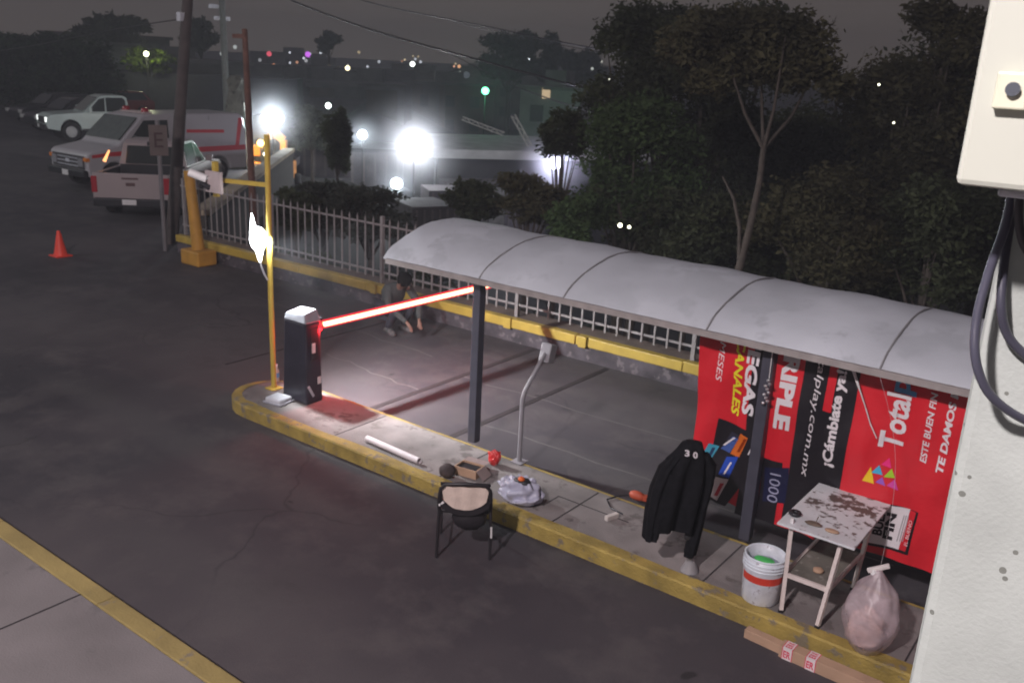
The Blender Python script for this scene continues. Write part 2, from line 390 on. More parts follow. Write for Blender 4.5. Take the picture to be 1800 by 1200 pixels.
def leaves(name, clumps, n, size, mat, parent, flat=.0):
    """clumps: list of (x,y,z,rx,ry,rz); n leaf quads scattered inside them"""
    cl = np.array(clumps, float); vol = cl[:, 3] * cl[:, 4] * cl[:, 5]; pr = vol ** .75; pr = pr / pr.sum()
    idx = rng.choice(len(cl), n, p=pr)
    d = rng.normal(size=(n, 3)); d /= np.linalg.norm(d, axis=1)[:, None]
    rad = rng.random(n) ** .45
    # uneven clump surface
    rad *= 1 + .28 * np.sin(d[:, 0] * 6 + idx) * np.sin(d[:, 1] * 5 + idx * 2) + .1 * rng.normal(size=n)
    c = cl[idx, :3] + d * rad[:, None] * cl[idx, 3:6]
    a = rng.normal(size=(n, 3)); a[:, 2] *= .6; a /= np.linalg.norm(a, axis=1)[:, None]
    b = rng.normal(size=(n, 3)); b -= (b * a).sum(1)[:, None] * a; b /= np.linalg.norm(b, axis=1)[:, None]
    s = size * rng.uniform(.6, 1.5, n)[:, None]
    v = np.empty((n, 4, 3)); v[:, 0] = c - a * s; v[:, 1] = c + b * s * .42; v[:, 2] = c + a * s; v[:, 3] = c - b * s * .42
    me = bpy.data.meshes.new(name); me.vertices.add(n * 4); me.vertices.foreach_set('co', v.reshape(-1).astype(np.float32))
    me.loops.add(n * 4); me.loops.foreach_set('vertex_index', np.arange(n * 4, dtype=np.int32)); me.polygons.add(n)
    me.polygons.foreach_set('loop_start', np.arange(0, n * 4, 4, dtype=np.int32)); me.polygons.foreach_set('loop_total', np.full(n, 4, dtype=np.int32))
    me.update(calc_edges=True); me.materials.append(mat)
    o = bpy.data.objects.new(name, me); col.objects.link(o); o.parent = parent; return o
def gz(x, y):
    b_ = beyond(x, y); return -.6 - min(max(b_, 0) * .42, 5.6) if b_ > 0 else 0.0
def tree(px, py, D, rx, rz, label, mat='dark', n=9000, leaf=.09, nc=16, group=None, cat='tree', name='tree', trunk=True, gaps=.62, ry=None):
    """crown centred on the point at depth D seen around (px, py)"""
    c = onD(px, py, D); z0 = gz(c.x, c.y); base = Vector((c.x, c.y, z0)); h = c.z - z0; ry = ry or rx
    t = thing(name, base, label, cat, group); r = random.Random(int(px * 7 + py)); cl = []; nc = int(nc * 1.6)
    for i in range(nc):
        th = r.uniform(0, 2 * PI); u = r.random() ** .5 * .78; w_ = r.uniform(-.72, .8)
        k2 = math.sqrt(max(.1, 1 - w_ * w_)); s1 = r.uniform(.26, .50)
        cl.append((u * k2 * rx * math.cos(th), u * k2 * ry * math.sin(th), h + w_ * rz, rx * s1, ry * s1, rz * s1 * gaps * 1.3))
    leaves('crown', cl, n, leaf, LM[mat], t)
    if trunk:
        k = MB(); rt = max(.05, rx * .07); k.tube([(0, 0, -.2), (r.uniform(-.1, .1), r.uniform(-.1, .1), h * .4), (0, 0, h * .75), (0, 0, h)], [rt * 1.3, rt, rt * .8, rt * .5], 8)
        for i in range(0, nc, 3):
            q = cl[i]; k.tube([(0, 0, h * .6), (q[0] * .5, q[1] * .5, (h * .6 + q[2]) / 2 + .1), (q[0], q[1], q[2])], [rt * .5, rt * .35, rt * .12], 5)
        k.build('trunk', M['bark'], t)
    return t
tree(1120, 130, 18.5, 1.15, 1.25, 'dark green tree whose rounded top stands clear of the skyline behind the canopy', 'dark', 12000, .06)
tree(1120, 300, 17.0, 1.35, 1.3, 'leafy green tree right of the bluish floodlight, behind the canopy', 'green', 16000, .055)
tree(1010, 390, 15.2, .62, .42, 'bright green low bush just above the canopy roof behind the fence', 'green', 5000, .045, nc=9, cat='bush', name='bush', trunk=False)
tree(1240, 210, 20, 1.2, 1.6, 'dark tree left of the forked slender trunk', 'dark', 13000, .065)
tree(1210, 400, 16.5, 1.2, .75, 'dark shrub mass at the foot of the forked tree', 'dark', 9000, .055, cat='bush', name='bush', trunk=False)
tree(1460, 400, 15.5, 1.3, 1.0, 'low dark brown tree behind the canopy seams, left of the concrete column', 'brown', 13000, .055)
tree(1580, 230, 17.0, 1.35, 1.3, 'broad dark tree between the forked tree and the grey panel box', 'brown', 14000, .06)
tree(1640, 430, 14.5, 1.0, 1.0, 'dark green tree beside the concrete column above the canopy end', 'dark', 11000, .055)
tree(1660, 90, 16.5, .95, .95, 'sparse treetop with sky showing through beside the panel box', 'brown', 5000, .06, gaps=.5)
tree(1380, 340, 22, 2.2, 1.7, 'deep dark tree seen behind the forked trunk', 'dark', 16000, .085)
tree(1560, 330, 23, 2.6, 2.2, 'deep dark tree filling the gap behind the broad tree', 'dark', 16000, .09)
tree(1750, 300, 17, 1.6, 2.6, 'dark tree mostly hidden by the concrete column', 'dark', 9000, .08)
for a in ((1270, 330, 25, 2.6, 2.0, 'deep background tree left of the forked trunk', 12000), (1420, 240, 26, 2.6, 2.2, 'deep background tree right of the forked trunk, high up', 12000), (1480, 470, 17, 1.5, .7, 'thick dark undergrowth right above the canopy ridge', 9000),
          (1340, 430, 17.5, 1.3, .8, 'thick dark undergrowth around the foot of the forked trunk', 9000), (1670, 280, 21, 2.2, 2.6, 'deep background tree just left of the concrete column', 12000), (1100, 380, 17.5, 1.1, .7, 'dark green undergrowth around the two yellowish lamps', 8000), (1180, 90, 21, 1.3, 1.0, 'background treetop at the skyline left of the forked tree', 8000), (1320, 60, 22, 1.5, .9, 'background treetop behind the forked tree crown', 7000)):
    tree(a[0], a[1], a[2], a[3], a[4], a[5], 'dark', a[6], .07)
# the slender forked tree
b0 = onD(1297, 480, 13.6); fk = onD(1342, 262, 13.6); zb = gz(b0.x, b0.y)
ft = thing('tree', (b0.x, b0.y, zb), 'slender tree with a pale trunk forking into four thin upright branches', 'tree')
org = Vector((b0.x, b0.y, zb)); k = MB()
def w2(px, py, D=13.6): return onD(px, py, D) - org
k.tube([(0, 0, -.2), (0, 0, b0.z - zb), w2(1318, 400), w2(1335, 320), w2(1342, 262)], [.09, .065, .055, .05, .045], 8)
tips = [(1290, 140, 13.3), (1338, 130, 13.9), (1372, 120, 13.2), (1420, 150, 13.9), (1306, 60, 13.5), (1400, 70, 13.5)]
for (a, b, D) in tips[:4]:
    m_ = (1342 + a) / 2 + (a - 1342) * .12; k.tube([w2(1342, 262), w2(m_, (262 + b) / 2, (13.6 + D) / 2), w2(a, b, D), w2(a + (a - 1342) * .3, b - 60, D)], [.032, .024, .016, .006], 6)
k.tube([w2(1299, 470), w2(1300, 400), w2(1290, 350), w2(1270, 310)], [.035, .03, .025, .012], 6)
k.build('trunk', M['bark'], ft)
cl = []
for (a, b, rx_, rz_) in ((1300, 110, .5, .32), (1340, 60, .55, .38), (1240, 60, .5, .35), (1400, 70, .5, .4), (1430, 115, .42, .26), (1200, 85, .38, .32), (1350, 120, .45, .25), (1290, 35, .4, .2), (1470, 150, .3, .22), (1250, 140, .4, .25), (1385, 140, .35, .2)):
    q = w2(a, b, 13.6); cl.append((q.x, q.y, q.z, rx_, rx_ * 1.2, rz_))
leaves('crown', cl, 17000, .05, LM['brown'], ft)
# trees and bushes lit by the work site
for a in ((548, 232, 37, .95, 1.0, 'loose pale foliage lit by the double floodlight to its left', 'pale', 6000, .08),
          (592, 250, 30, .45, 1.1, 'tall dark tree between the double floodlight and the small round one', 'dark', 7000, .09),
          (570, 362, 21, 1.0, .5, 'grey-green tree rising above the railing beside the yellow pole', 'grey', 8000, .07),
          (650, 375, 20, 1.1, .55, 'grey-leaved bush below the lowest floodlight behind the railing', 'grey', 5000, .06),
          (520, 368, 19, .55, .4, 'black bushy tree just right of the yellow pole behind the railing', 'dark', 6000, .06),
          (835, 350, 21, .75, .5, 'dark feathery bush above the canopy end', 'dark', 5000, .06),
          (930, 350, 18, .8, .5, 'brownish bush between the floodlit haze and the green bush', 'brown', 5000, .055),
          (990, 235, 19, .55, .5, 'dark overhanging branches to the left of the big green tree', 'dark', 3500, .06)):
    tree(a[0], a[1], a[2], a[3], a[4], a[5], a[6], a[7], a[8])
for i, (px, py, rx, rz) in enumerate(((15, 130, 2.6, 2.2), (70, 135, 2.6, 2.0), (125, 130, 2.5, 2.0), (170, 125, 1.9, 1.6), (35, 95, 2.4, 1.0), (110, 95, 2.2, 1.1))):
    tree(px, py, 52 + (i % 3) * 2, rx, rz, ['dark green hedge tree at the left edge behind the black cars', 'dark green hedge tree behind the pair of black cars', 'dense hedge tree above the nose of the silver pickup', 'last hedge tree on the right, above the silver pickup', 'taller treetop at the upper left skyline', 'taller treetop on the skyline above the silver pickup'][i], 'hedge', 7000, .14)
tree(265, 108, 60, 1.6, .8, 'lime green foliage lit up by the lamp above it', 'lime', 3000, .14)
tree(200, 62, 75, 3.6, 1.6, 'dark domed treetop on the skyline left of the leaning pole', 'dark', 4000, .3)
tree(352, 62, 80, 1.6, 1.4, 'small dark treetop on the skyline right of the leaning pole', 'dark', 2500, .25)
tree(896, 100, 110, 4.2, 3.0, 'large rounded dark tree standing up on the skyline', 'dark', 6000, .35)
tree(966, 110, 110, 1.4, 3.2, 'narrow pointed cypress on the skyline', 'dark', 3000, .3)
tree(1015, 118, 120, 3.6, 2.0, 'low broad treetop on the skyline right of the cypress', 'dark', 4000, .35)
tree(578, 75, 120, 1.6, 1.4, 'thin palm-like tree sticking up above the far roofs', 'dark', 1500, .3)

# ---------------------------------------------------------------- the valley town
hm = [pm('house_wall', (.10, .09, .09), .9, var=.25, scale=.6), pm('house_wall_pale', (.20, .19, .19), .9, var=.25, scale=.6), pm('house_wall_brown', (.10, .07, .06), .9, var=.25, scale=.6)]
wm = pm('dark_window', (.02, .02, .025), .3); roofm = pm('flat_roof', (.12, .11, .11), .9, var=.3, scale=.8)
hr = random.Random(11)
def house(px, D, top, wd, dp, label, group=None, mi=None):
    c = onD(px, top, D); z0 = -6.2; h = c.z - z0
    if h < 2: return
    t = thing('house', (c.x, c.y, z0), label, 'house', group, rz=YAW + hr.uniform(-.4, .4))
    k = MB(); k.bb(-wd / 2, wd / 2, -dp / 2, dp / 2, 0, h); k.build('wall', hm[mi if mi is not None else hr.randrange(3)], t)
    k = MB(); k.bb(-wd / 2 - .25, wd / 2 + .25, -dp / 2 - .25, dp / 2 + .25, h, h + .3)
    if hr.random() < .6: k.bb(-wd * .2, wd * .15, -1, 1.2, h + .3, h + 1.6)
    k.build('roof', roofm, t)
    for fz in range(int(h // 3)):
        for i in range(max(1, int(wd // 3.2))):
            x = -wd / 2 + 1.6 + i * 3.2
            if x > wd / 2 - .7: continue
            k = MB(); z = h - 2.0 - fz * 3; k.bb(x - .6, x + .6, -dp / 2 - .06, -dp / 2 - .004, z - .7, z + .7); k.build('window', wm, t)
HG = 'dark flat-roofed houses across the valley'
for i in range(30):
    D = [95, 120, 150, 190, 240][i % 5]; px = 430 + (i * 137) % 640; yh = 110 + (px - 900) * .05
    top = yh + hr.uniform(2, 10) + (240 - D) * .28 + (7 if D < 130 else 0)
    house(px, D, top, hr.uniform(7, 15), hr.uniform(7, 12), 'dark flat-roofed house lost among the others across the valley', HG)
house(205, 70, 82, 3.2, 5, 'pale narrow house gable beside the lime green foliage', mi=1)
house(190, 85, 66, 9, 6, 'dark house with its roof on the skyline above the hedge end', mi=0)
house(300, 74, 118, 11, 5, 'long dark low building behind the ambulance van', mi=0)
house(372, 72, 112, 6, 5, 'dark building right of the leaning pole above the van roof', mi=0)
house(985, 80, 158, 5.5, 5, 'dim house with a lit yellow window left of the big green tree', mi=1)
# low long building behind the lot
k = MB(); lb = onD(290, 128, 62); k.bb(-12, 9, -2, 2, -6, lb.z - 0); k.build('warehouse_block', pm('blue_dark_wall', (.035, .036, .05), .9, var=.2), loc=(lb.x, lb.y, 0), label='long dark bluish wall of a shed behind the silver pickup and van', cat='shed').rotation_euler = (0, 0, YAW + .15)

# work-site building with a pale roof edge
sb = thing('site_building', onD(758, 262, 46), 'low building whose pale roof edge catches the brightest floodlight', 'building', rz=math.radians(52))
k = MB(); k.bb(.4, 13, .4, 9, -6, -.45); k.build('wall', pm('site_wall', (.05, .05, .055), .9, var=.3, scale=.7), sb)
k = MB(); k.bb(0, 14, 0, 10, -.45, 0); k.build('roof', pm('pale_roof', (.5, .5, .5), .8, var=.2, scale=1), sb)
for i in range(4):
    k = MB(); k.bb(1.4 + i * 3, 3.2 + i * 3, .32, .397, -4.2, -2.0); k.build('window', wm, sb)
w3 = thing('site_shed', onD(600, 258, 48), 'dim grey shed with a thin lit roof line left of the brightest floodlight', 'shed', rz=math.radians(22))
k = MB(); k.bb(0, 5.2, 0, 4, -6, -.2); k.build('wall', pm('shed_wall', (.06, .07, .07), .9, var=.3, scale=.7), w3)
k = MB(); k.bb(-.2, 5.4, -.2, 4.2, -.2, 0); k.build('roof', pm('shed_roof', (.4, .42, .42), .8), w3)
# lattice beams
def lattice(a, b, wdt, label):
    a = Vector(a); b = Vector(b); d = (b - a).normalized(); u = d.cross(FWD).normalized() * wdt; k = MB()
    o_ = a.copy(); a -= o_; b -= o_
    for s1 in (-1, 1): k.tube([a + u * s1, b + u * s1], wdt * .3, 5)
    n = 9
    for i in range(n):
        p = a.lerp(b, i / n); q = a.lerp(b, (i + 1) / n); s1 = 1 if i % 2 else -1; k.tube([p + u * s1, q - u * s1], wdt * .22, 4)
    k.build('crane_boom', pm('boom_paint', (.62, .60, .55), .6), loc=o_, label=label, cat='crane')
lattice(onD(812, 208, 50), onD(886, 236, 50), .09, 'pale gently sloping lattice boom above the site building')
lattice(onD(902, 203, 50), onD(950, 290, 50), .11, 'pale steep lattice boom leaning down to the bluish floodlight')

# excavator
ex = thing('excavator', onD(478, 300, 36), 'orange excavator with raised arm working under the double floodlight', 'excavator', rz=YAW)
ora = pm('machine_orange', (.75, .30, .05), .5, var=.15)
def xz(px, py):
    p = onD(px, py, 36) - ex.location; return (p.dot(r0), 0, p.z)
k = MB()
for a, b in (((500, 285), (503, 245)), ((503, 245), (488, 232)), ((488, 232), (478, 240))):
    A, B = Vector(xz(*a)), Vector(xz(*b)); k.bar(A, B, .22, .28)
k.build('arm', ora, ex)
k = MB(); a = Vector(xz(458, 262)); k.box(a, (.45, 1.0, .42)); a = Vector(xz(478, 290)); k.box(a + Vector((0, 0, -.2)), (1.6, 1.6, .7)); k.build('body', ora, ex, bevel=.05)
k = MB(); a = Vector(xz(478, 240)); k.box(a + Vector((0, 0, -.3)), (.3, .8, .5)); a = Vector(xz(466, 272)); k.box(a, (.5, .9, .55)); k.build('cab', M['glass'], ex, bevel=.04)
for s1 in (-1, 1):
    k = MB(); a = Vector(xz(478, 318)); k.box(a + Vector((0, s1 * .6, 0)), (2.0, .35, .5)); k.build('track', M['tyre'], ex, bevel=.1)

# floodlights on masts: emitting head plus its real light
def mast_light(px, py, D, r, c, strength, watts, label, name='floodlight', group=None, heads=1, cat='floodlight', pole=True, lightsize=None):
    p = onD(px, py, D); z0 = gz(p.x, p.y); z0 = min(z0, p.z - .5); t = thing(name, (p.x, p.y, z0), label, cat, group); h = p.z - z0
    hw = r * D / FPX
    k = MB()
    for i in range(heads):
        off = r0 * ((i - (heads - 1) / 2) * hw * 1.5); k.ico((off.x, off.y, h), hw, 2)
    k.build('lamp_head', emit('glow_' + str(px), c, strength), t)
    if pole:
        k = MB(); k.tube([(0, 0, -.3), (0, 0, h - hw * 1.02)], max(.025, min(.05, hw * .12)), 6)
        k.build('pole', M['fpole'], t)
    if watts:
        q = EYE - p; q.normalize(); lamp('flood_source', 'POINT', p + q * (hw + .25) + Vector((0, 0, 0)), watts, c, hw)
WH = (.86, .95, 1.0)
mast_light(478, 209, 34, 11, WH, 22, 420, 'large double floodlight glowing white above the excavator', heads=2)
mast_light(637, 237, 42, 8, WH, 16, 200, 'small round white floodlight left of the brightest one')
mast_light(728, 255, 40, 19, (.95, .97, 1.0), 30, 650, 'brightest white floodlight at the corner of the site building')
mast_light(697, 323, 32, 10, WH, 20, 90, 'lowest white floodlight, directly above the railing')
mast_light(976, 286, 34, 11, (.80, .78, 1.0), 22, 450, 'bluish white floodlight half hidden by the green tree')
mast_light(577, 186, 60, 5, (.85, 1, .92), 9, 40, 'small twin-bulb street lamp above the dark tree', name='street_lamp', cat='street lamp', heads=1)
mast_light(853, 160, 70, 6.5, (.15, 1, .45), 7, 500, 'green glowing lamp in the middle of the valley', name='street_lamp', cat='street lamp')
mast_light(458, 252, 35, 6, (1, .62, .15), 9, 60, 'orange work lamp beside the yellow pole top', name='work_lamp', cat='lamp')
mast_light(466, 271, 35, 3.4, (1, .93, .75), 6, 0, 'small warm lamp below the orange work lamp', name='work_lamp', cat='lamp')
mast_light(646, 135, 130, 5, (1, .97, .72), 8, 250, 'pale yellow street lamp with a visible post in the town', name='street_lamp', cat='street lamp')
mast_light(257, 95, 58, 4.5, (.95, 1, .6), 8, 160, 'greenish white street lamp over the lime foliage', name='street_lamp', cat='street lamp')
far_l = [(484, 129, 4.6, (.95, 1, 1), 5, 'white'), (611, 120, 4.2, (1, .85, .5), 4, 'warm yellow, left of the pale post lamp,'), (725, 113, 4.4, (.9, 1, .9), 5, 'greenish white, alone under the skyline,'),
         (456, 117, 3.8, (1, .75, .4), 1.6, 'amber, nearest the rusty pole,'), (481, 116, 3.8, (1, .4, .2), 1.6, 'orange-red, above the white one,'), (807, 117, 3, (1, .5, .25), .9, 'dull orange, below the thick cable,'),
         (928, 106, 3.8, (.9, .95, 1), 2.6, 'white, right of the round dark tree,'), (908, 123, 3.4, (1, .7, .3), 2.0, 'amber, under the round dark tree,'), (907, 138, 3, (.9, .35, .25), .45, 'dim red, under the amber one,'),
         (541, 96, 5, (.65, .15, .9), 1.2, 'purple, on the skyline,'), (538, 107, 3, (.8, .8, .85), .5, 'dim white, below the purple one,'), (473, 95, 4.5, (.9, .12, .18), .9, 'red, on the skyline,'),
         (327, 78, 4, (.85, .8, .35), .8, 'dim yellow, right of the leaning pole,'), (390, 95, 3.4, (.8, .85, .85), .6, 'dim white, on the thin pole,'), (413, 83, 3.4, (.8, .85, .85), .55, 'dim white, left of the rusty pole,'),
         (457, 106, 3, (.7, .7, .75), .4, 'faint white, above the amber one,'), (525, 155, 6, (.5, .55, .65), .16, 'faint blurry bluish, above the double floodlight,'), (626, 187, 2.8, (.7, .75, .75), .4, 'faint white, right of the twin-bulb lamp,'),
         (860, 174, 5, (.75, .7, .6), .25, 'faint cream, under the green one,'), (820, 132, 6, (.45, .5, .6), .15, 'faint blurry grey, above the green one,'), (1041, 121, 2.6, (.8, .85, .8), .5, 'faint white, at the left edge of the tall tree,'), (1069, 139, 3, (1, 1, .8), 2.2, 'small white, inside the left edge of the tall tree,'),
         (1155, 109, 4.4, (.8, .85, .9), .8, 'pale, between leaves of the tall tree,'), (1181, 109, 3.4, (.85, .85, .8), 1.0, 'second pale one, between leaves of the tall tree,'), (320, 101, 3, (.7, .7, .75), .35, 'faint, left of the leaning pole,')]
for (px, py, r, c, s_, lab) in far_l:
    mast_light(px, py, 120 if px < 1000 else 24, r, c, s_, 0, lab + ' town lamp far across the valley' if px < 1000 else lab + ' lamp behind the trees', name='town_lamp', cat='lamp', pole=False)
for (px, py, r, s_, lab) in ((1090, 396, 4, 6, 'larger of the two yellowish lamps low in the trees above the canopy'), (1106, 399, 3.2, 4, 'smaller right-hand one of the two yellowish lamps low in the trees'), (1545, 149, 2, 5, 'tiny white light high in the dark trees left of the panel box'), (1571, 216, 2, 3.5, 'tiny white light lower down in the dark trees near the panel box')):
    mast_light(px, py, 12.9 if px < 1200 else 13.2, r, (1, 1, .72), s_, 0, lab, name='tree_lamp', cat='lamp', pole=False)
fr = random.Random(21)
for i in range(34):
    px = fr.uniform(430, 1060); py = 92 + (px - 900) * .03 + abs(fr.gauss(0, 26)) + 8
    mast_light(px, py, 128, fr.uniform(1.6, 2.6), fr.choice(((1, .8, .5), (.85, .9, 1), (.9, .9, .8), (1, .5, .3))), fr.uniform(.25, 1.1), 0, 'tiny faint light among the many of the town across the valley', name='town_light', cat='lamp', pole=False, group='tiny faint lights of the town')
yr = random.Random(5)
for i, (px, py, D, w_, h_, lab) in enumerate(((650, 300, 44, 3.2, 1.6, 'dark skip container left of the brightest floodlight'), (790, 330, 40, 2.2, 1.7, 'upright dark crate stack under the pale roof edge'), (840, 318, 43, 3.4, 1.4, 'long dark crate stack under the pale roof edge'), (905, 335, 38, 2.0, 2.2, 'tall dark container left of the bluish floodlight'), (560, 310, 40, 2.6, 1.4, 'dark spoil container below the small street lamp'), (745, 355, 30, 1.6, 1.1, 'dark crate stack just above the canopy end'))):
    c = onD(px, py, D); z0 = gz(c.x, c.y); t = thing('container', (c.x, c.y, z0), lab, 'container', rz=YAW + yr.uniform(-.6, .6)); hh = c.z - z0
    k = MB(); k.bb(-w_ / 2, w_ / 2, -1, 1, 0, max(h_, hh)); k.build('container_body', pm('yard_dark', (.06, .055, .06), .8, var=.4, scale=2), t, bevel=.03)
    k = MB()
    for q in range(6): k.bb(-w_ / 2 + w_ * (q + .4) / 6, -w_ / 2 + w_ * (q + .6) / 6, -1.06, -1.003, .1, max(h_, hh) - .1)
    k.build('side_rib', pm('yard_rib', (.10, .09, .09), .8), t)['kind'] = 'stuff'
# lit window block
k = MB(); q = onD(960, 164, 78); k.box((0, 0, 0), (.7, .3, .9), rz=YAW); k.build('lit_window', emit('warm_window', (1, .75, .45), .55), loc=q, label='yellow lit window of the dim house left of the green tree', cat='window')

# hazy volumes added to imitate lens bloom around the floodlights
def bloom(px, py, D, R, dens, label):
    p = onD(px, py, D); k = MB(); k.ico((0, 0, 0), R, 2); o = k.build('bloom_haze', None, loc=p, kind='stuff')
    m = bpy.data.materials.new('bloom'); m.use_nodes = True; n = m.node_tree; n.nodes.remove(n.nodes['Principled BSDF']); v = n.nodes.new('ShaderNodeVolumePrincipled'); v.inputs['Color'].default_value = (.9, .93, 1, 1)
    t = n.nodes.new('ShaderNodeTexCoord'); ln = n.nodes.new('ShaderNodeVectorMath'); ln.operation = 'LENGTH'; n.links.new(t.outputs['Object'], ln.inputs[0])
    mr = n.nodes.new('ShaderNodeMapRange'); mr.interpolation_type = 'SMOOTHSTEP'; mr.inputs[1].default_value = 0; mr.inputs[2].default_value = R * .98; mr.inputs[3].default_value = dens; mr.inputs[4].default_value = 0; n.links.new(ln.outputs['Value'], mr.inputs[0])
    mr.interpolation_type = 'LINEAR'; mr.inputs[3].default_value = 1; pw_ = n.nodes.new('ShaderNodeMath'); pw_.operation = 'POWER'; n.links.new(mr.outputs[0], pw_.inputs[0]); pw_.inputs[1].default_value = 3.0
    ml = n.nodes.new('ShaderNodeMath'); ml.operation = 'MULTIPLY'; n.links.new(pw_.outputs[0], ml.inputs[0]); ml.inputs[1].default_value = dens * 5
    n.links.new(ml.outputs[0], v.inputs['Density']); n.links.new(v.outputs[0], n.nodes['Material Output'].inputs['Volume']); o.data.materials.append(m)
    tag(o, label)
bloom(728, 262, 40, 3.4, .085, 'added bloom haze around the brightest floodlight')
bloom(478, 212, 34, 2.2, .08, 'added bloom haze around the double floodlight')
bloom(637, 240, 42, 1.8, .06, 'added bloom haze around the small round floodlight')
bloom(697, 325, 32, 1.5, .07, 'added bloom haze around the lowest floodlight')
bloom(976, 290, 34, 2.0, .09, 'added bluish bloom haze around the floodlight by the green tree')
for i, (x, y, s_) in enumerate(((-16.2, 13.0, .8), (-14.6, 12.6, .9), (-13.0, 13.2, .8), (-11.5, 12.7, .9), (-9.9, 13.0, .8), (-8.2, 12.6, .7))):
    t = thing('bush', (x, y, gz(x, y)), ['dark low bush behind the first railing bay on the left', 'dark low bush behind the railing left of the yellow pole', 'dark low bush behind the railing right of the yellow pole', 'dark low bush behind the railing left of the canopy end', 'dark low bush behind the railing just under the canopy end', 'dark low bush behind the railing beyond the crouching person'][i], 'bush', 'bushes right behind the railing')
    leaves('foliage', [(random.uniform(-.6, .6) * s_, random.uniform(-.5, .5) * s_, random.uniform(.1, 1.25) * s_, .6 * s_, .5 * s_, .4 * s_) for _ in range(12)], 4500, .05, LM['dark'], t)

# ---------------------------------------------------------------- poles and cables
def pole(name, base, top, r1, r2, mat, label, cat='utility pole', extra=None):
    base = Vector(base); k = MB(); d = Vector(top) - base; k.tube([(0, 0, -.1), d * .5, d], [r1, (r1 + r2) / 2, r2], 10); t = thing(name, base, label, cat)
    k.build('shaft', mat, t)
    if extra: extra(t)
    return t
def ext1(t):
    p = onD(321, 30, 19.6) - t.location; k = MB(); k.box(p + Vector((-.05, 0, 0)), (.14, .14, .18)); k.build('insulator', M['light_grey'], t)
b1 = G(301, 428, 0); tp = onD(334, -60, 19.6)
pole('utility_pole', b1, tp, .14, .11, M['wood_pole'], 'thick dark wooden pole leaning to the right beside the E sign', extra=ext1)
pb = onD(404, 300, 40); tp = onD(388, -40, 40)
def ext2(t):
    for (px, py) in ((390, 33), (381, 12)):
        p = onD(px, py, 40) - t.location; k = MB(); k.box(p, (.7, .25, .16), rz=YAW + .4); k.build('crossarm', M['light_grey'], t)
pole('utility_pole', (pb.x, pb.y, gz(pb.x, pb.y)), tp, .16, .12, pm('grey_green_pole', (.13, .14, .13), .8), 'greyish pole behind the stone pillar carrying a small crossarm', extra=ext2)
pb = onD(446, 372, 22.5); tp = onD(430, 52, 22.5)
def ext3(t):
    p = onD(421, 64, 22.5) - t.location; k = MB(); k.box(p, (.32, .16, .1), rz=YAW); k.build('lamp_arm', M['rust'], t)
pole('lamp_post', (pb.x, pb.y, gz(pb.x, pb.y)), tp, .10, .07, M['rust'], 'reddish rusty post with a short arm behind the railing', 'lamp post', ext3)
def cable(pts, r, label, sag=0):
    P3 = [onD(*p) for p in pts]; o_ = P3[0].copy(); out = []
    # smooth through points
    for i in range(len(P3) - 1):
        p0 = P3[max(0, i - 1)]; p1 = P3[i]; p2 = P3[i + 1]; p3 = P3[min(len(P3) - 1, i + 2)]
        for s in range(6):
            t = s / 6; out.append(.5 * ((2 * p1) + (p2 - p0) * t + (2 * p0 - 5 * p1 + 4 * p2 - p3) * t * t + (3 * p1 - p0 - 3 * p2 + p3) * t ** 3) - o_)
    out.append(P3[-1] - o_)
    k = MB(); k.tube(out, r, 5); k.build('overhead_cable', M['black'], loc=o_, label=label, cat='cable', group=None)
cable([(440, -40, 30), (510, 0, 29), (650, 52, 27), (850, 108, 24), (1010, 150, 22), (1200, 190, 20)], .03, 'thickest overhead cable sweeping down across the sky to the trees')
cable([(560, -40, 34), (640, 2, 33), (860, 48, 31), (1040, 84, 29), (1230, 104, 27)], .022, 'thin overhead cable high above the thickest one')
cable([(800, 40, 33), (920, 66, 31), (1060, 92, 29), (1230, 108, 27)], .012, 'faint overhead cable just under the high thin one')
cable([(318, 34, 19.8), (200, 52, 26), (60, 80, 34), (-60, 98, 40)], .014, 'thin overhead cable running left from the leaning pole')
cable([(780, 88, 60), (880, 140, 50), (960, 172, 40), (1050, 200, 30)], .03, 'lower overhead cable crossing in front of the valley below the dark round tree')

# ---------------------------------------------------------------- E parking sign
def text_obj(name, body, size, mat, parent=None, ext=.002, shear=0.0, bold=0.0, spacing=1.0):
    cu = bpy.data.curves.new(name, 'FONT'); cu.body = body; cu.size = size; cu.extrude = ext; cu.shear = shear; cu.offset = bold; cu.space_character = spacing; cu.resolution_u = 3
    tmp = bpy.data.objects.new('tmp', cu); col.objects.link(tmp); bpy.context.view_layer.update()
    me = bpy.data.meshes.new_from_object(tmp.evaluated_get(bpy.context.evaluated_depsgraph_get())); bpy.data.objects.remove(tmp)
    me.name = name; me.materials.clear(); me.materials.append(mat)
    o = bpy.data.objects.new(name, me); col.objects.link(o)
    if parent: o.parent = parent
    return o
def fit_text(o, origin, xdir, ydir, length, height):
    """scale text verts so bbox is length x height, lower left at origin, reading along xdir"""
    me = o.data; v = np.empty(len(me.vertices) * 3); me.vertices.foreach_get('co', v); v = v.reshape(-1, 3)
    mn, mx = v.min(0), v.max(0); xd, yd = Vector(xdir), Vector(ydir); zd = xd.cross(yd); out = []
    for q in v:
        out.append(Vector(origin) + xd * ((q[0] - mn[0]) / (mx[0] - mn[0]) * length) + yd * ((q[1] - mn[1]) / (mx[1] - mn[1]) * height) + zd * q[2])
    me.vertices.foreach_set('co', np.array([c for p in out for c in p])); me.update(); return o
sp = G(291, 441, 0); es = thing('parking_sign', sp, 'parking sign with a dark letter E on a thin grey post', 'sign')
k = MB(); k.tube([(0, 0, 0), (0, 0, 2.72)], .045, 10); k.build('post', pm('sign_post', (.16, .15, .16), .5), es)
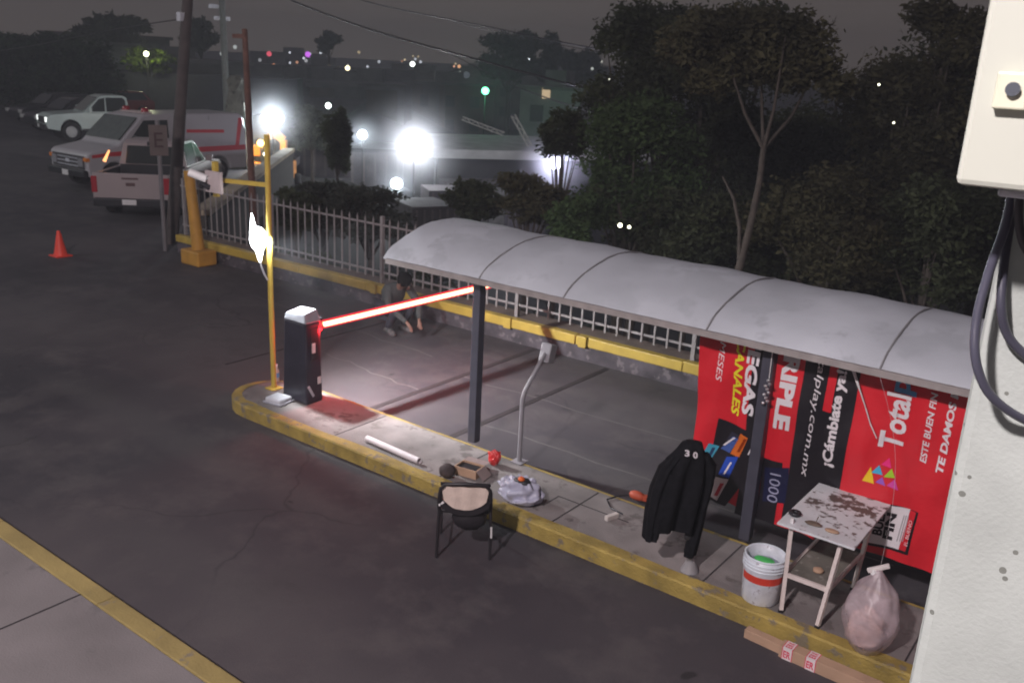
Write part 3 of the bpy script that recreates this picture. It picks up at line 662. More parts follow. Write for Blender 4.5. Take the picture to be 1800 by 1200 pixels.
vd = (EYE - sp); vd.z = 0; vd.normalize(); sd_ = Vector((-vd.y, vd.x, 0)) ; sd_ = r0 if sd_.dot(r0) > 0 else sd_
sd_ = Vector((-vd.y, vd.x, 0)); sd_ = sd_ if sd_.dot(r0) > 0 else -sd_
Ms = Matrix((sd_, -vd, zz)).transposed()
k = MB(); k.box(vd * .06 + Vector((0, 0, 2.32)) - sd_ * .0, (.36, .012, .62), M=Ms); k.build('sign_panel', pm('sign_board', (.10, .075, .07), .6), es, bevel=.004)
o = text_obj('letter', 'E', .3, pm('sign_letter', (.035, .008, .010), .6), es); fit_text(o, vd * .07 + Vector((0, 0, 2.18)) - sd_ * .08, sd_, zz, .17, .3)

# ---------------------------------------------------------------- yellow pole with camera arm and LED flood
yp = thing('yellow_pole', (-8.74, 6.88, .15), 'tall thin yellow pole on the island end with a side arm and a glaring lamp', 'pole')
k = MB(); k.tube([(0, 0, 0), (-.01, 0, 1.2), (0, .005, 3.12)], .033, 12); k.bb(-.08, .08, -.08, .08, 0, .012); k.build('shaft', M['yellow_paint'], yp)
k = MB(); k.bar((0, 0, 2.54), (-.98, 0, 2.49), .05); k.bb(-1.035, -.98, -.03, .03, 2.28, 2.71); k.build('arm', M['yellow_paint'], yp)
cc = thing('security_camera', (-9.70, 6.83, 2.58), 'white security camera and box mounted at the end of the yellow arm', 'camera')
k = MB(); k.bb(-.08, .22, -.08, -.04, -.08, .18); k.build('bracket_plate', pm('plate_grey', (.45, .38, .38), .5), cc)
k = MB(); k.tube([(-.02, -.1, .08), (-.19, -.22, .15)], .05, 12); k.build('camera_body', M['white'], cc)
k = MB(); k.tube([(.02, -.1, -.02), (-.1, -.12, .02)], .035, 8); k.build('joint', M['black'], cc)
fd = thing('led_floodlight', (-8.79, 6.84, 2.05), 'glaring white LED floodlight clamped to the yellow pole', 'floodlight')
# blown-out lens facing toward the lanes; glare spike and tail modelled as glowing mesh
vd2 = Vector((.62, -.50, -.35)).normalized(); sd2 = vd2.cross(zz).normalized(); up2 = sd2.cross(vd2)
Mf = Matrix((sd2, vd2, up2)).transposed()
k = MB(); k.box((-.02, -.06, -.02), (.16, .05, .25), M=Mf)
pp = [(-.085, 0), (-.05, .30), (-.02, .10), (.10, .12), (.10, -.14), (.02, -.24), (-.03, -.22), (-.10, -.02)]
lens = emit('led_lens_glare', (.93, .97, 1.0), 26)
ax_ = r0
k.v = []; k.f = []; k.sm = []
k.ico((-.02, -.07, 0), .10, 3, 1, 1, 1.45); k.tube([Vector((-.02, -.07, .05)) - ax_ * .05, Vector((-.02, -.07, .30)) - ax_ * .07], [.05, .006], 12); k.tube([(-.01, -.07, -.08), (.0, -.07, -.27)], [.06, .012], 12); k.build('lens', lens, fd)
k = MB(); k.bb(-.10, .02, -.03, .02, -.16, .14); k.build('housing', M['black'], fd, bevel=.01)
k = MB(); k.tube([(-.02, -.05, -.2), (.0, -.06, -.32), (.03, -.04, -.42), (.04, 0, -.5)], .012, 6); k.build('lead', M['light_grey'], fd)
lamp('led_flood_source', 'SPOT', (-8.70, 6.86, 2.06), 2000, (.95, .98, 1.0), .06, target=(-6.9, 9.0, .0), spot=118, blend=1.0)

# ---------------------------------------------------------------- boom barrier
bb_ = thing('boom_barrier', (-8.21, 6.90, .15), 'black barrier cabinet with grey lid and a glowing red-white boom across the lane', 'barrier')
k = MB()
bx = [(-.23, -.13), (.21, -.13), (.21, .13), (-.23, .13)]; tx = [(-.19, -.115), (.19, -.115), (.19, .115), (-.19, .115)]
k.add([(x, y, 0) for x, y in bx] + [(x, y, 1.0) for x, y in tx], [(0, 1, 2, 3), (4, 5, 6, 7), (0, 1, 5, 4), (1, 2, 6, 5), (2, 3, 7, 6), (3, 0, 4, 7)]); k.build('cabinet', M['cabinet'], bb_, bevel=.02)
k = MB(); k.add([(-.19, -.12, 1.0), (.2, -.12, 1.0), (.2, .13, 1.0), (-.19, .13, 1.0), (-.16, -.1, 1.09), (.17, -.1, 1.12), (.15, .1, 1.15), (-.12, .1, 1.13)], [(0, 1, 2, 3), (4, 5, 6, 7), (0, 1, 5, 4), (1, 2, 6, 5), (2, 3, 7, 6), (3, 0, 4, 7)]); k.build('lid', pm('lid_grey', (.26, .27, .30), .6), bb_, bevel=.015)
k = MB(); k.bb(.212, .222, -.06, .06, .55, .95); k.build('door_panel', M['black'], bb_, bevel=.005)
for (y, z, s) in ((-.02, .70, .06), (.06, .28, .045)):
    k = MB(); k.box((.226, y, z), (.006, .05, s * 2)); k.build('sticker', M['white'], bb_)
k = MB(); k.box((.215, -.06, .16), (.012, .03, .16), M=Matrix.Rotation(.5, 3, 'X')); k.build('handle', M['light_grey'], bb_)
k = MB(); k.bb(-.02, .12, .125, .22, .84, 1.02); k.build('boom_hub', M['black'], bb_, bevel=.012)
A_, B_ = Vector((.13, .24, .93)), Vector((.25, 3.27, .94))
k = MB(); k.tube([A_, B_], .034, 14); boom = k.build('boom', emit('boom_core', (1.0, .42, .22), 6.0), bb_)
ld = bpy.data.lights.new('boom_glow', 'AREA'); ld.shape = 'RECTANGLE'; ld.size = .1; ld.size_y = 2.8; ld.energy = 15; ld.color = (1, .03, .03); lo_ = bpy.data.objects.new('boom_glow', ld); col.objects.link(lo_); lo_.location = (-8.03, 8.57, 1.02)
k = MB(); k.bar(A_ + Vector((0, -.03, .041)), B_ + Vector((0, .03, .041)), .05, .012); k.bar(A_ + Vector((0, -.03, -.041)), B_ + Vector((0, .03, -.041)), .05, .012); k.build('led_edge', emit('boom_red', (1, .04, .07), 1.0), boom)
lamp('boom_base_glow', 'POINT', (-7.96, 7.22, .98), 24, (1, .02, .03), .04)
# ---------------------------------------------------------------- canopy
cn = thing('canopy_shelter', (-5.86, 7.33, .15), 'long curved grey sheet canopy on dark posts over the island', 'canopy')
CX0, CX1, Y0c, Y1c, Zc, RISE = -7.08, 3.5, 7.12, 9.0, 2.07, .33
oz = Vector((-5.86, 7.33, .15))
AP = [(7.12, 2.055), (7.19, 2.12), (7.27, 2.175), (7.47, 2.26), (7.7, 2.325), (7.9, 2.365), (8.1, 2.38), (8.3, 2.37), (8.6, 2.32), (8.85, 2.22), (9.0, 2.08)]
def arch(t, x=-6.0):
    q = t * (len(AP) - 1); i = min(int(q), len(AP) - 2); f = q - i; y = AP[i][0] + (AP[i + 1][0] - AP[i][0]) * f; z = AP[i][1] + (AP[i + 1][1] - AP[i][1]) * f
    return y, Zc + (z - Zc) * (1 - .035 * (x + 6.5)) if z > Zc else z
k = MB(); n = 20; xs_ = list(np.linspace(CX0, CX1, 60)); vs = []
for x in xs_:
    for i in range(n + 1):
        y, z = arch(i / n, x)
        sag = .012 * math.sin((x - CX0) * 4.2) * math.sin(PI * i / n) + .006 * math.sin(x * 9 + i)
        vs.append(Vector((x, y, z + sag)) - oz)
top = [v + Vector((0, 0, .006)) for v in vs]; m1 = n + 1
fs = [(a * m1 + i, a * m1 + i + 1, (a + 1) * m1 + i + 1, (a + 1) * m1 + i) for a in range(len(xs_) - 1) for i in range(n)]
k.add(vs, fs, True); k.add(top, fs, True); k.build('roof_sheet', M['canopy'], cn, fix=False)
for xr in (-5.71, -4.66, -3.16, -1.69, -.25, 1.2, 2.7):
    k = MB(); k.tube([Vector((xr, arch(i / 24, xr)[0], arch(i / 24, xr)[1] + .004)) - oz for i in range(25)], .010, 6); k.build('rib', M['rib'], cn)
k = MB(); k.bb(CX0 + .06 - oz.x, CX1 - oz.x, Y0c - .03 - oz.y, Y0c + .02 - oz.y, Zc - .06 - oz.z, Zc - .005 - oz.z); k.bb(CX0 + .06 - oz.x, CX1 - oz.x, Y1c - .02 - oz.y, Y1c + .03 - oz.y, Zc - .06 - oz.z, Zc - .005 - oz.z)
for xr in (-7.0, -5.71, -2.66, .3, 3.3): k.bb(xr - .02 - oz.x, xr + .02 - oz.x, Y0c + .02 - oz.y, Y1c - .02 - oz.y, Zc - .06 - oz.z, Zc - .02 - oz.z)
k.build('frame_beam', M['frame'], cn)
for xp in (-5.86, -2.64, .5):
    k = MB(); k.bb(xp - .05 - oz.x, xp + .05 - oz.x, -.05, .05, 0, Zc - .06 - oz.z); k.build('post', M['dark_post'], cn, bevel=.006)
# back posts stand out of view behind the sheet edge

# ---------------------------------------------------------------- banners
YB = 7.40
def bp(px, py): return onY(px, py, YB)
def wave(x, z): return .020 * math.sin(x * 9 + z * 2.3) + .009 * math.sin(x * 19 - z * 4) + .018 * math.sin(z * 4 + x * 3) + .006 * math.sin(z * 13 - x * 7)
def banner_sheet(name, x0f, x1f, z0f, z1, mat, parent, off=0.0, nx=40, nz=26):
    k = MB(); vs = []
    for j in range(nz + 1):
        for i in range(nx + 1):
            u = i / nx; v = j / nz; z = z0f(u) * (1 - v) + z1 * v; x = x0f(v) * (1 - u) + x1f(v) * u; vs.append((x, YB + wave(x, z) + off, z))
    m2 = nx + 1; k.add(vs, [(j * m2 + i, j * m2 + i + 1, (j + 1) * m2 + i + 1, (j + 1) * m2 + i) for j in range(nz) for i in range(nx)], True)
    n0 = len(vs); k.add([(x, y + .003, z) for x, y, z in vs], [(j * m2 + i, j * m2 + i + 1, (j + 1) * m2 + i + 1, (j + 1) * m2 + i) for j in range(nz) for i in range(nx)], True)
    return k.build(name, mat, parent, fix=False)
def dense(bm, lim=.045):
    for _ in range(7):
        el = [e_ for e_ in bm.edges if e_.calc_length() > lim]
        if not el: break
        bmesh.ops.subdivide_edges(bm, edges=el, cuts=1, use_grid_fill=False); bmesh.ops.triangulate(bm, faces=bm.faces[:])
def drape(o, off):
    me = o.data; bm = bmesh.new(); bm.from_mesh(me); dense(bm); bm.to_mesh(me); bm.free()
    for v in me.vertices:
        x, z = v.co.x, v.co.z; v.co.y = YB + wave(x, z) - off + (v.co.y - YB) * .3
    me.update()
def patch(name, pts, mat, parent, off, px=True):
    """flat printed patch: polygon given in photo-traced banner coordinates, subdivided so it drapes"""
    P3 = [bp(*p) for p in pts] if px else [Vector(p) for p in pts]
    bm = bmesh.new(); f = bm.faces.new([bm.verts.new((p.x, YB, p.z)) for p in P3]); bmesh.ops.triangulate(bm, faces=bm.faces[:])
    dense(bm)
    me = bpy.data.meshes.new(name); bm.to_mesh(me); bm.free(); me.materials.append(mat)
    for v in me.vertices: v.co.y = YB + wave(v.co.x, v.co.z) - off
    o = bpy.data.objects.new(name, me); col.objects.link(o); o.parent = parent; return o
def vinyl(name, c, var=.06): return pm(name, c, .32, var=var, scale=2, bump=.55, bscale=7)
VR, VB, VW, VY = vinyl('vinyl_red', (.62, .018, .03)), vinyl('vinyl_black', (.014, .012, .016)), vinyl('vinyl_white', (.72, .68, .70)), vinyl('vinyl_yellow', (.75, .68, .03))
VRd = vinyl('vinyl_deep_red', (.40, .012, .022))
bL = thing('advertising_banner', (-3.3, 7.4, .3), 'red and black vinyl banner with rotated yellow CANALES lettering, left of the split', 'banner')
bR = thing('advertising_banner', (-1.9, 7.4, .3), 'red vinyl banner with colourful triangles and large white lettering, right of the split', 'banner')
for t_ in (bL, bR): t_.location = (0, 0, 0)
ZT = 2.0
xl = lambda v: -3.30 + .02 * math.sin(v * 5); xm = lambda v: -2.06 + .02 * v; xr_ = lambda v: -.9
banner_sheet('vinyl_sheet', xl, xm, lambda u: .46 - .16 * u + .02 * math.sin(u * 9), ZT, VR, bL)
banner_sheet('vinyl_sheet', lambda v: -2.05 + .02 * v, xr_, lambda u: .38 + .03 * u + .015 * math.sin(u * 7), ZT, VR, bR, nx=30)
LX, RX = Vector((0, 0, -1)), Vector((0, 0, 1)); LU, RU = Vector((1, 0, 0)), Vector((-1, 0, 0))
def txt(body, start, end, hpx, mat, parent, left=True, shear=0.0, bold=.0, off=.008, name='lettering', sc_=1.0):
    """start/end: photo points of the baseline's two ends; hpx: a photo point giving the cap-height side"""
    a, b, c = bp(*start), bp(*end), bp(*hpx)
    L_ = abs(b.z - a.z); H_ = abs(c.x - a.x); o = text_obj(name, body, .2, mat, parent, ext=.0, shear=shear, bold=bold)
    fit_text(o, Vector((a.x, YB, a.z)), LX if left else RX, LU if left else RU, L_, H_); drape(o, off); return o
# left banner stripes
def stripe(x0, x1, z0, z1, mat, parent, off=.003, name='stripe'): return patch(name, [(x0, YB, z0), (x1, YB, z0), (x1, YB, z1), (x0, YB, z1)], mat, parent, off, px=False)
s0 = bp(1430, 640).x; s1 = bp(1500, 655).x
stripe(-2.36, -2.042, .36, ZT - .01, VB, bL)
k_ = bp(1350, 900)
stripe(-2.80, -2.67, .32, ZT - .01, VB, bL, off=.005)       # black band beside the post
stripe(-2.60, -2.42, .34, .95, VB, bL)
txt('MESES', (1266, 600), (1258, 668), (1277, 600), VW, bL, shear=.2)
txt('CANALES', (1299, 592), (1290, 731), (1315, 592), VY, bL, shear=.2, bold=.006)
txt('MEGAS', (1322, 574), (1310, 728), (1347, 574), VW, bL, bold=.008)
txt('TRIPLE', (1384, 586), (1363, 750), (1413, 586), VW, bL, bold=.010)
txt('totalplay.com.mx', (1440, 600), (1402, 834), (1457, 600), VW, bL, shear=.15)
patch('app_box', [(1262, 735), (1332, 766), (1318, 830), (1276, 888), (1236, 868)], VB, bL, .003)
def tile(pts, c): return patch('app_tile', pts, vinyl('tile', c), bL, .006)
tile([(1284, 760), (1300, 768), (1283, 795), (1267, 787)], (.03, .03, .05)); tile([(1247, 778), (1263, 785), (1243, 818), (1229, 810)], (.06, .32, .45))
tile([(1286, 768), (1296, 772), (1281, 797), (1265, 789)], (.05, .10, .32)); tile([(1300, 763), (1313, 771), (1297, 805), (1282, 798)], (.62, .14, .02))
tile([(1276, 803), (1296, 804), (1281, 840), (1264, 832)], (.02, .07, .42)); tile([(1240, 825), (1258, 834), (1245, 862), (1243, 864)], (.6, .5, .5)); tile([(1260, 836), (1281, 842), (1263, 877), (1247, 866)], (.62, .50, .50))
for a_, b_, c_, m_ in (((1287, 770), (1268, 783), 4, VW), ((1252, 786), (1243, 806), 5, vinyl('ink', (.02, .05, .12))), ((1306, 772), (1293, 795), 5, vinyl('ink2', (.25, .03, .0))), ((1283, 812), (1272, 832), 3, VW), ((1268, 847), (1258, 868), 6, vinyl('ink3', (.5, .03, .05))), ((1249, 838), (1246, 844), 5, vinyl('ink4', (.5, .01, .02))), ((1322, 780), (1312, 800), 2, VW)):
    patch('squiggle', [(a_[0], a_[1]), (a_[0] + c_, a_[1] + 1), (b_[0] + c_, b_[1] + 1), (b_[0], b_[1])], m_, bL, .009)
patch('number_box', [(1346, 820), (1387, 822), (1380, 884), (1340, 880)], vinyl('number_blue', (.012, .014, .05)), bL, .005)
txt('1000', (1355, 829), (1351, 880), (1374, 829), vinyl('pale_number', (.35, .36, .5)), bL, off=.009)
# right banner
stripe(-2.045, -1.90, .5, ZT - .01, VB, bR)
stripe(-2.15, -2.075, 1.52, ZT - .01, VR, bR, off=.007, name='red_tab')
txt('¡Cámbiate ya!', (1468, 822), (1502, 655), (1444, 818), VW, bR, left=False, bold=.008)
txt('Total', (1585, 796), (1605, 699), (1541, 790), VW, bR, left=False, bold=.006)
o = txt('p', (1611, 698), (1616, 669), (1570, 694), vinyl('vinyl_blue', (.10, .28, .52)), bR, left=False, bold=.006)
txt('ESTE BUEN FIN', (1627, 815), (1655, 690), (1615, 813), VW, bR, left=False, shear=.15, bold=.005)
txt('TE DAMOS MÁS', (1658, 832), (1692, 650), (1641, 829), VW, bR, left=False, shear=.15, bold=.008)
for pts, c in (([(1517, 842), (1531, 820), (1537, 849)], (.8, .55, .02)), ([(1531, 830), (1545, 818), (1551, 835)], (.06, .40, .62)), ([(1539, 846), (1551, 838), (1557, 853)], (.30, .10, .50)), ([(1548, 817), (1562, 806), (1566, 824)], (.80, .03, .22)),
               ([(1553, 838), (1567, 824), (1573, 840)], (.35, .60, .03)), ([(1559, 852), (1573, 842), (1579, 862)], (.62, .06, .35))):
    patch('triangle', pts, vinyl('logo_colour', c), bR, .006)
patch('info_box', [(1512, 930), (1566, 886), (1615, 900), (1596, 975), (1504, 948)], VB, bR, .003)
patch('info_sheet', [(1508, 944), (1552, 886), (1600, 895), (1580, 965)], VW, bR, .006)
patch('info_red', [(1600, 896), (1611, 900), (1592, 968), (1580, 964)], VR, bR, .0075)
txt('BUEN', (1551, 940), (1562, 893), (1534, 938), VB, bR, left=False, bold=.008, off=.010)
txt('FIN', (1568, 949), (1580, 905), (1551, 946), VB, bR, left=False, bold=.010, off=.010)
for i in range(3):
    patch('small_print', [(1576 + i * 5, 950), (1578 + i * 5, 950), (1590 + i * 4, 906), (1588 + i * 4, 906)], vinyl('grey_print', (.35, .33, .35)), bR, .009)
txt('EL BUENO', (1596, 958), (1606, 915), (1590, 957), VW, bR, left=False, off=.011)
# string, chain and torn film
k = MB(); q0 = onY(1358, 618, 7.26); q1 = onY(1352, 665, 7.26); k.tube([(0, 0, 0), q1 - q0], .004, 5); k.build('hanging_cord', M['white'], loc=q0, label='short white cord hanging from the canopy beside the second post', cat='cord')
k = MB(); c0 = onY(1352, 668, 7.25)
for i in range(9): k.ico((.02 * math.sin(i * 2.1), -.02, -i * .026), .017, 1)
k.build('chain', pm('chain_metal', (.5, .48, .5), .3, .8), loc=c0, label='small metal chain bunched around the second canopy post', cat='chain')
k = MB(); f0 = onY(1500, 650, 7.33); pts = [onY(*p, 7.33) - f0 for p in ((1500, 650), (1507, 672), (1513, 690), (1522, 718), (1530, 745), (1541, 770))]
for a, b in zip(pts, pts[1:]): k.tube([a, b], [.006, .004], 5)
k.tube([pts[0], pts[1], pts[2]], [.013, .012, .005], 5); k.build('film_strip', M['white'], loc=f0, label='shiny strip of torn plastic film hanging over the right banner', cat='plastic strip')

# ---------------------------------------------------------------- column, panel box, cables
def column_mat():
    m = pm('painted_concrete', (.36, .39, .365), .8, var=.11, scale=7, bump=.10, bscale=130)
    n = m.node_tree; b = n.nodes['Principled BSDF']; L = n.links.new; t = [x for x in n.nodes if x.type == 'TEX_COORD'][0]
    vo = n.nodes.new('ShaderNodeTexVoronoi'); vo.inputs['Scale'].default_value = 42; L(t.outputs['Object'], vo.inputs['Vector'])
    no = n.nodes.new('ShaderNodeTexNoise'); no.inputs['Scale'].default_value = 14; L(t.outputs['Object'], no.inputs['Vector'])
    mr = n.nodes.new('ShaderNodeMapRange'); mr.inputs[1].default_value = .45; mr.inputs[2].default_value = .8; mr.inputs[3].default_value = .0; mr.inputs[4].default_value = .42; L(no.outputs['Fac'], mr.inputs[0])
    lt = n.nodes.new('ShaderNodeMath'); lt.operation = 'LESS_THAN'; L(vo.outputs['Distance'], lt.inputs[0]); L(mr.outputs[0], lt.inputs[1])
    old = b.inputs['Base Color'].links[0].from_socket; mx = n.nodes.new('ShaderNodeMixRGB'); L(lt.outputs[0], mx.inputs[0]); L(old, mx.inputs[1]); mx.inputs[2].default_value = (.16, .17, .15, 1); L(mx.outputs[0], b.inputs['Base Color'])
    return m
cl_ = MB(); cl_.bb(-.22, .45, 1.485, 2.05, 0, 7.2); cm = column_mat()
cl_.build('concrete_column', cm, loc=(0, 0, 0), bevel=.018, label='large pale painted concrete column with small pits at the right edge', cat='column')
pn = thing('panel_box', (-.2575, 1.3, 4.076), 'pale electrical panel box with a lock plate on the concrete column', 'electrical box')
cream = pm('cream_enamel', (.50, .52, .45), .4, var=.03, scale=3)
k = MB(); k.bb(0, .42, 0, .18, 0, .7); k.build('box_body', cream, pn, bevel=.008)
k = MB(); k.bb(.028, .066, -.014, -.0005, .098, .142); k.build('lock_plate', pm('lock_cream', (.62, .62, .48), .4), pn, bevel=.0025)
k = MB(); k.tube([(.049, -.014, .122), (.049, -.020, .122)], .0085, 20); k.build('lock', pm('lock_steel', (.30, .33, .38), .25, .8), pn)
k = MB(); k.bb(.047, .12, .03, .10, -.012, -.001); k.build('cable_gland', M['light_grey'], pn, bevel=.004)
def thick_cable(pts, r, label, shade):
    P3 = [onD(*p) for p in pts]; o_ = P3[0].copy(); out = []
    for i in range(len(P3) - 1):
        p0 = P3[max(0, i - 1)]; p1 = P3[i]; p2 = P3[i + 1]; p3 = P3[min(len(P3) - 1, i + 2)]
        for s in range(8):
            t = s / 8; out.append(.5 * ((2 * p1) + (p2 - p0) * t + (2 * p0 - 5 * p1 + 4 * p2 - p3) * t * t + (3 * p1 - p0 - 3 * p2 + p3) * t ** 3) - o_)
    out.append(P3[-1] - o_); k = MB(); k.tube(out, r, 12); k.build('power_cable', pm('cable_sheath', shade, .35, var=.1), loc=o_, label=label, cat='cable')
thick_cable([(1779, 340, 1.27), (1766, 400, 1.28), (1738, 480, 1.30), (1717, 560, 1.31), (1715, 630, 1.31), (1738, 690, 1.32), (1790, 732, 1.33), (1860, 760, 1.34)], .0066, 'longest dark power cable looping lowest under the panel box', (.06, .06, .085))
thick_cable([(1783, 340, 1.30), (1774, 400, 1.31), (1764, 470, 1.32), (1760, 540, 1.32), (1772, 590, 1.33), (1810, 630, 1.33), (1860, 660, 1.33)], .0066, 'inner dark power cable with a tighter loop under the panel box', (.05, .05, .07))
thick_cable([(1793, 340, 1.25), (1790, 380, 1.26), (1800, 430, 1.27), (1830, 470, 1.28)], .006, 'short dark power cable leaving the frame below the panel box', (.03, .03, .035))

# ---------------------------------------------------------------- table
TX0, TX1, TY0, TY1, TZ = -2.08, -1.48, 6.42, 7.37, .88
tb = thing('work_table', (-1.78, 6.9, .15), 'battered white metal table with peeling top and lower shelf on the island', 'table')
oz = Vector((-1.78, 6.9, .15))
tm = pm('peeling_top', (.62, .64, .66), .55, var=.08, scale=5, c2=(.11, .085, .075), thr=.555)
_r2 = [x for x in tm.node_tree.nodes if x.type == 'TEX_NOISE']; _r2[1].inputs['Scale'].default_value = 9.0
_n = tm.node_tree; _tc = [x for x in _n.nodes if x.type == 'TEX_COORD'][0]; _vm = _n.nodes.new('ShaderNodeVectorMath'); _vm.operation = 'DISTANCE'; _n.links.new(_tc.outputs['Object'], _vm.inputs[0]); _vm.inputs[1].default_value = (.02, .20, .7)
_mr = _n.nodes.new('ShaderNodeMapRange'); _mr.inputs[1].default_value = .0; _mr.inputs[2].default_value = .42; _mr.inputs[3].default_value = .13; _mr.inputs[4].default_value = -.035; _n.links.new(_vm.outputs['Value'], _mr.inputs[0])
_ad = _n.nodes.new('ShaderNodeMath'); _ad.operation = 'ADD'; _n.links.new(_r2[1].outputs['Fac'], _ad.inputs[0]); _n.links.new(_mr.outputs[0], _ad.inputs[1])
_rm = [x for x in _n.nodes if x.type == 'VALTORGB'][1]; _n.links.new(_ad.outputs[0], _rm.inputs[0])
k = MB(); k.bb(TX0 - oz.x, TX1 - oz.x, TY0 - oz.y, TY1 - oz.y, TZ - .02 - oz.z, TZ - oz.z); k.build('tabletop', tm, tb, bevel=.004)
for (x, y, xb, yb) in ((-1.99, 6.5, -1.94, 6.40), (-1.60, 6.52, -1.64, 6.38), (-1.57, 7.25, -1.60, 7.12), (-1.95, 7.25, -1.95, 7.2)):
    k = MB(); k.bar((xb - oz.x, yb - oz.y, .02), (x - oz.x, y - oz.y, TZ - .02 - oz.z), .03); lg = k.build('leg', M['warm_white'], tb)
    k = MB(); k.bar((xb - oz.x, yb - oz.y, 0), (xb - oz.x, yb - oz.y, .02), .036); k.build('rubber_foot', M['black'], lg)
zs = .30
k = MB(); k.bb(-1.96 - oz.x, -1.62 - oz.x, 6.46 - oz.y, 7.2 - oz.y, zs, zs + .008); k.build('shelf', pm('dirty_shelf', (.15, .14, .12), .7, var=.35, scale=6, c2=(.3, .28, .26), thr=.6), tb)
k = MB()
for a, b in (((-1.965, 6.44), (-1.62, 6.44)), ((-1.62, 6.44), (-1.59, 7.2)), ((-1.965, 6.44), (-1.955, 7.22))): k.bar((a[0] - oz.x, a[1] - oz.y, zs + .01), (b[0] - oz.x, b[1] - oz.y, zs + .01), .022, .035)
k.build('shelf_rail', M['warm_white'], tb)
# things on the table
k = MB(); rp = G(1397, 905, TZ); pts = [(.034 * math.cos(t), .034 * math.sin(t), .018) for t in np.linspace(0, 2 * PI, 19)]; k.tube(pts, .018, 8, caps=False); k.build('tape_roll', M['black'], loc=(rp.x, rp.y, TZ), label='roll of black tape on the near left corner of the table', cat='tape roll')
k = MB(); rp = G(1396, 915, TZ); k.bb(-.013, .013, -.012, .012, 0, .04); k.build('glue_stick', M['white'], loc=(rp.x + .0, rp.y - .045, TZ), bevel=.004, label='small white cap in front of the black tape roll', cat='glue stick')
k = MB(); rp = G(1462, 935, TZ); k.ico((0, 0, .012), .06, 2, 1, .5, .22, wob=.08); k.build('paper_scrap', M['cardboard'], loc=(rp.x, rp.y, TZ), label='tan paper scrap at the near edge of the table', cat='paper scrap')
k = MB(); rp = G(1430, 922, TZ); k.ico((0, 0, .012), .07, 2, 1, .5, .2, wob=.15); k.tube([(.01, .01, .01), (.02, .03, .07)], .004, 5); k.build('brown_rag', pm('rag', (.14, .10, .075), .9, var=.3, scale=30), loc=(rp.x, rp.y, TZ), label='crumpled brown rag with a nail on the table', cat='rag')
k = MB(); rp = G(1438, 1005, .15 + zs + .01); k.ico((0, 0, .02), .045, 2, 1, 1, .45, wob=.1); k.build('orange_rag', M['cardboard'], loc=(rp.x, rp.y, .15 + zs + .008), label='small orange-brown rag on the shelf under the table', cat='rag')

# ---------------------------------------------------------------- bucket
bk = thing('paint_bucket', (-2.15, 6.48, .15), 'white plastic bucket with a red band and green inside, left of the table', 'bucket'); bk.scale = (1.1, 1.1, 1.08)
def bucket_mat():
    m = pm('bucket_plastic', (.60, .62, .68), .4, var=.12, scale=14, c2=(.30, .28, .33), thr=.60); return m
k = MB(); k.lathe((0, 0, 0), [(0, 0), (.128, 0), (.134, .01), (.148, .27), (.150, .30), (.143, .37), (.138, .37), (.142, .28), (.125, .02), (0, .02)], 36)
k.build('tub', bucket_mat(), bk)
k = MB()
for z in (.285, .31, .335): k.lathe((0, 0, 0), [(.150, z - .006), (.157, z), (.150, z + .006)], 36)
k.lathe((0, 0, 0), [(.145, .36), (.152, .37), (.145, .378), (.137, .37)], 36); k.build('rim_rings', pm('rim_plastic', (.68, .74, .80), .35), bk)
k = MB(); bnd = []
n = 24
for i in range(n + 1):
    t = -2.45 + 3.4 * i / n
    for (r, z) in ((.1437, .175), (.1475, .235)): bnd.append((r * math.cos(t), r * math.sin(t), z + .01))
k.add(bnd, [(2 * i, 2 * i + 2, 2 * i + 3, 2 * i + 1) for i in range(n)], True); k.build('red_band', pm('band_red', (.62, .05, .03), .5, var=.15, scale=12, c2=(.5, .35, .36), thr=.64), bk)
k = MB(); k.lathe((0, 0, 0), [(0, .285), (.10, .282), (.139, .275)], 20, wob=.04); k.build('contents', pm('dark_liquid', (.20, .23, .27), .3), bk)
k = MB(); k.ico((-.02, .05, .285), .085, 2, 1, .55, .25, wob=.1); k.build('green_brush', pm('green_bristle', (.06, .45, .10), .7), bk)

# ---------------------------------------------------------------- hanging plastic bag
def crumple(name, c, rad, prof, mat, parent=None, seed=1, n=40, amp=.10, lean=(0, 0), nz=26, **kw):
    r = random.Random(seed); k = MB(); fr = [(r.randint(2, 9), r.uniform(0, 6.28), r.uniform(-8, 8), r.uniform(.3, 1)) for _ in range(10)]
    vs = []; H_ = prof[-1][1]
    for j in range(nz + 1):
        z = prof[0][1] + (H_ - prof[0][1]) * j / nz
        for (ra, za), (rb, zb_) in zip(prof, prof[1:]):
            if za <= z <= zb_ + 1e-6: R0 = ra + (rb - ra) * (z - za) / max(1e-6, zb_ - za); break
        for i in range(n):
            t = 2 * PI * i / n; d = sum(a * math.sin(f * t + p + q * z * 2.2 / H_) for f, p, q, a in fr) / 3.2
            rr_ = R0 * (1 + amp * d); vs.append((c[0] + rad[0] * rr_ * math.cos(t) + lean[0] * z, c[1] + rad[1] * rr_ * math.sin(t) + lean[1] * z, c[2] + z + amp * .12 * d * R0))
    k.add(vs, [(j * n + i, j * n + (i + 1) % n, (j + 1) * n + (i + 1) % n, (j + 1) * n + i) for j in range(nz) for i in range(n)], True)
    k.add(vs[:n], [tuple(range(n))[::-1]]); k.add(vs[-n:], [tuple(range(n))])
    return k.build(name, mat, parent, **kw)
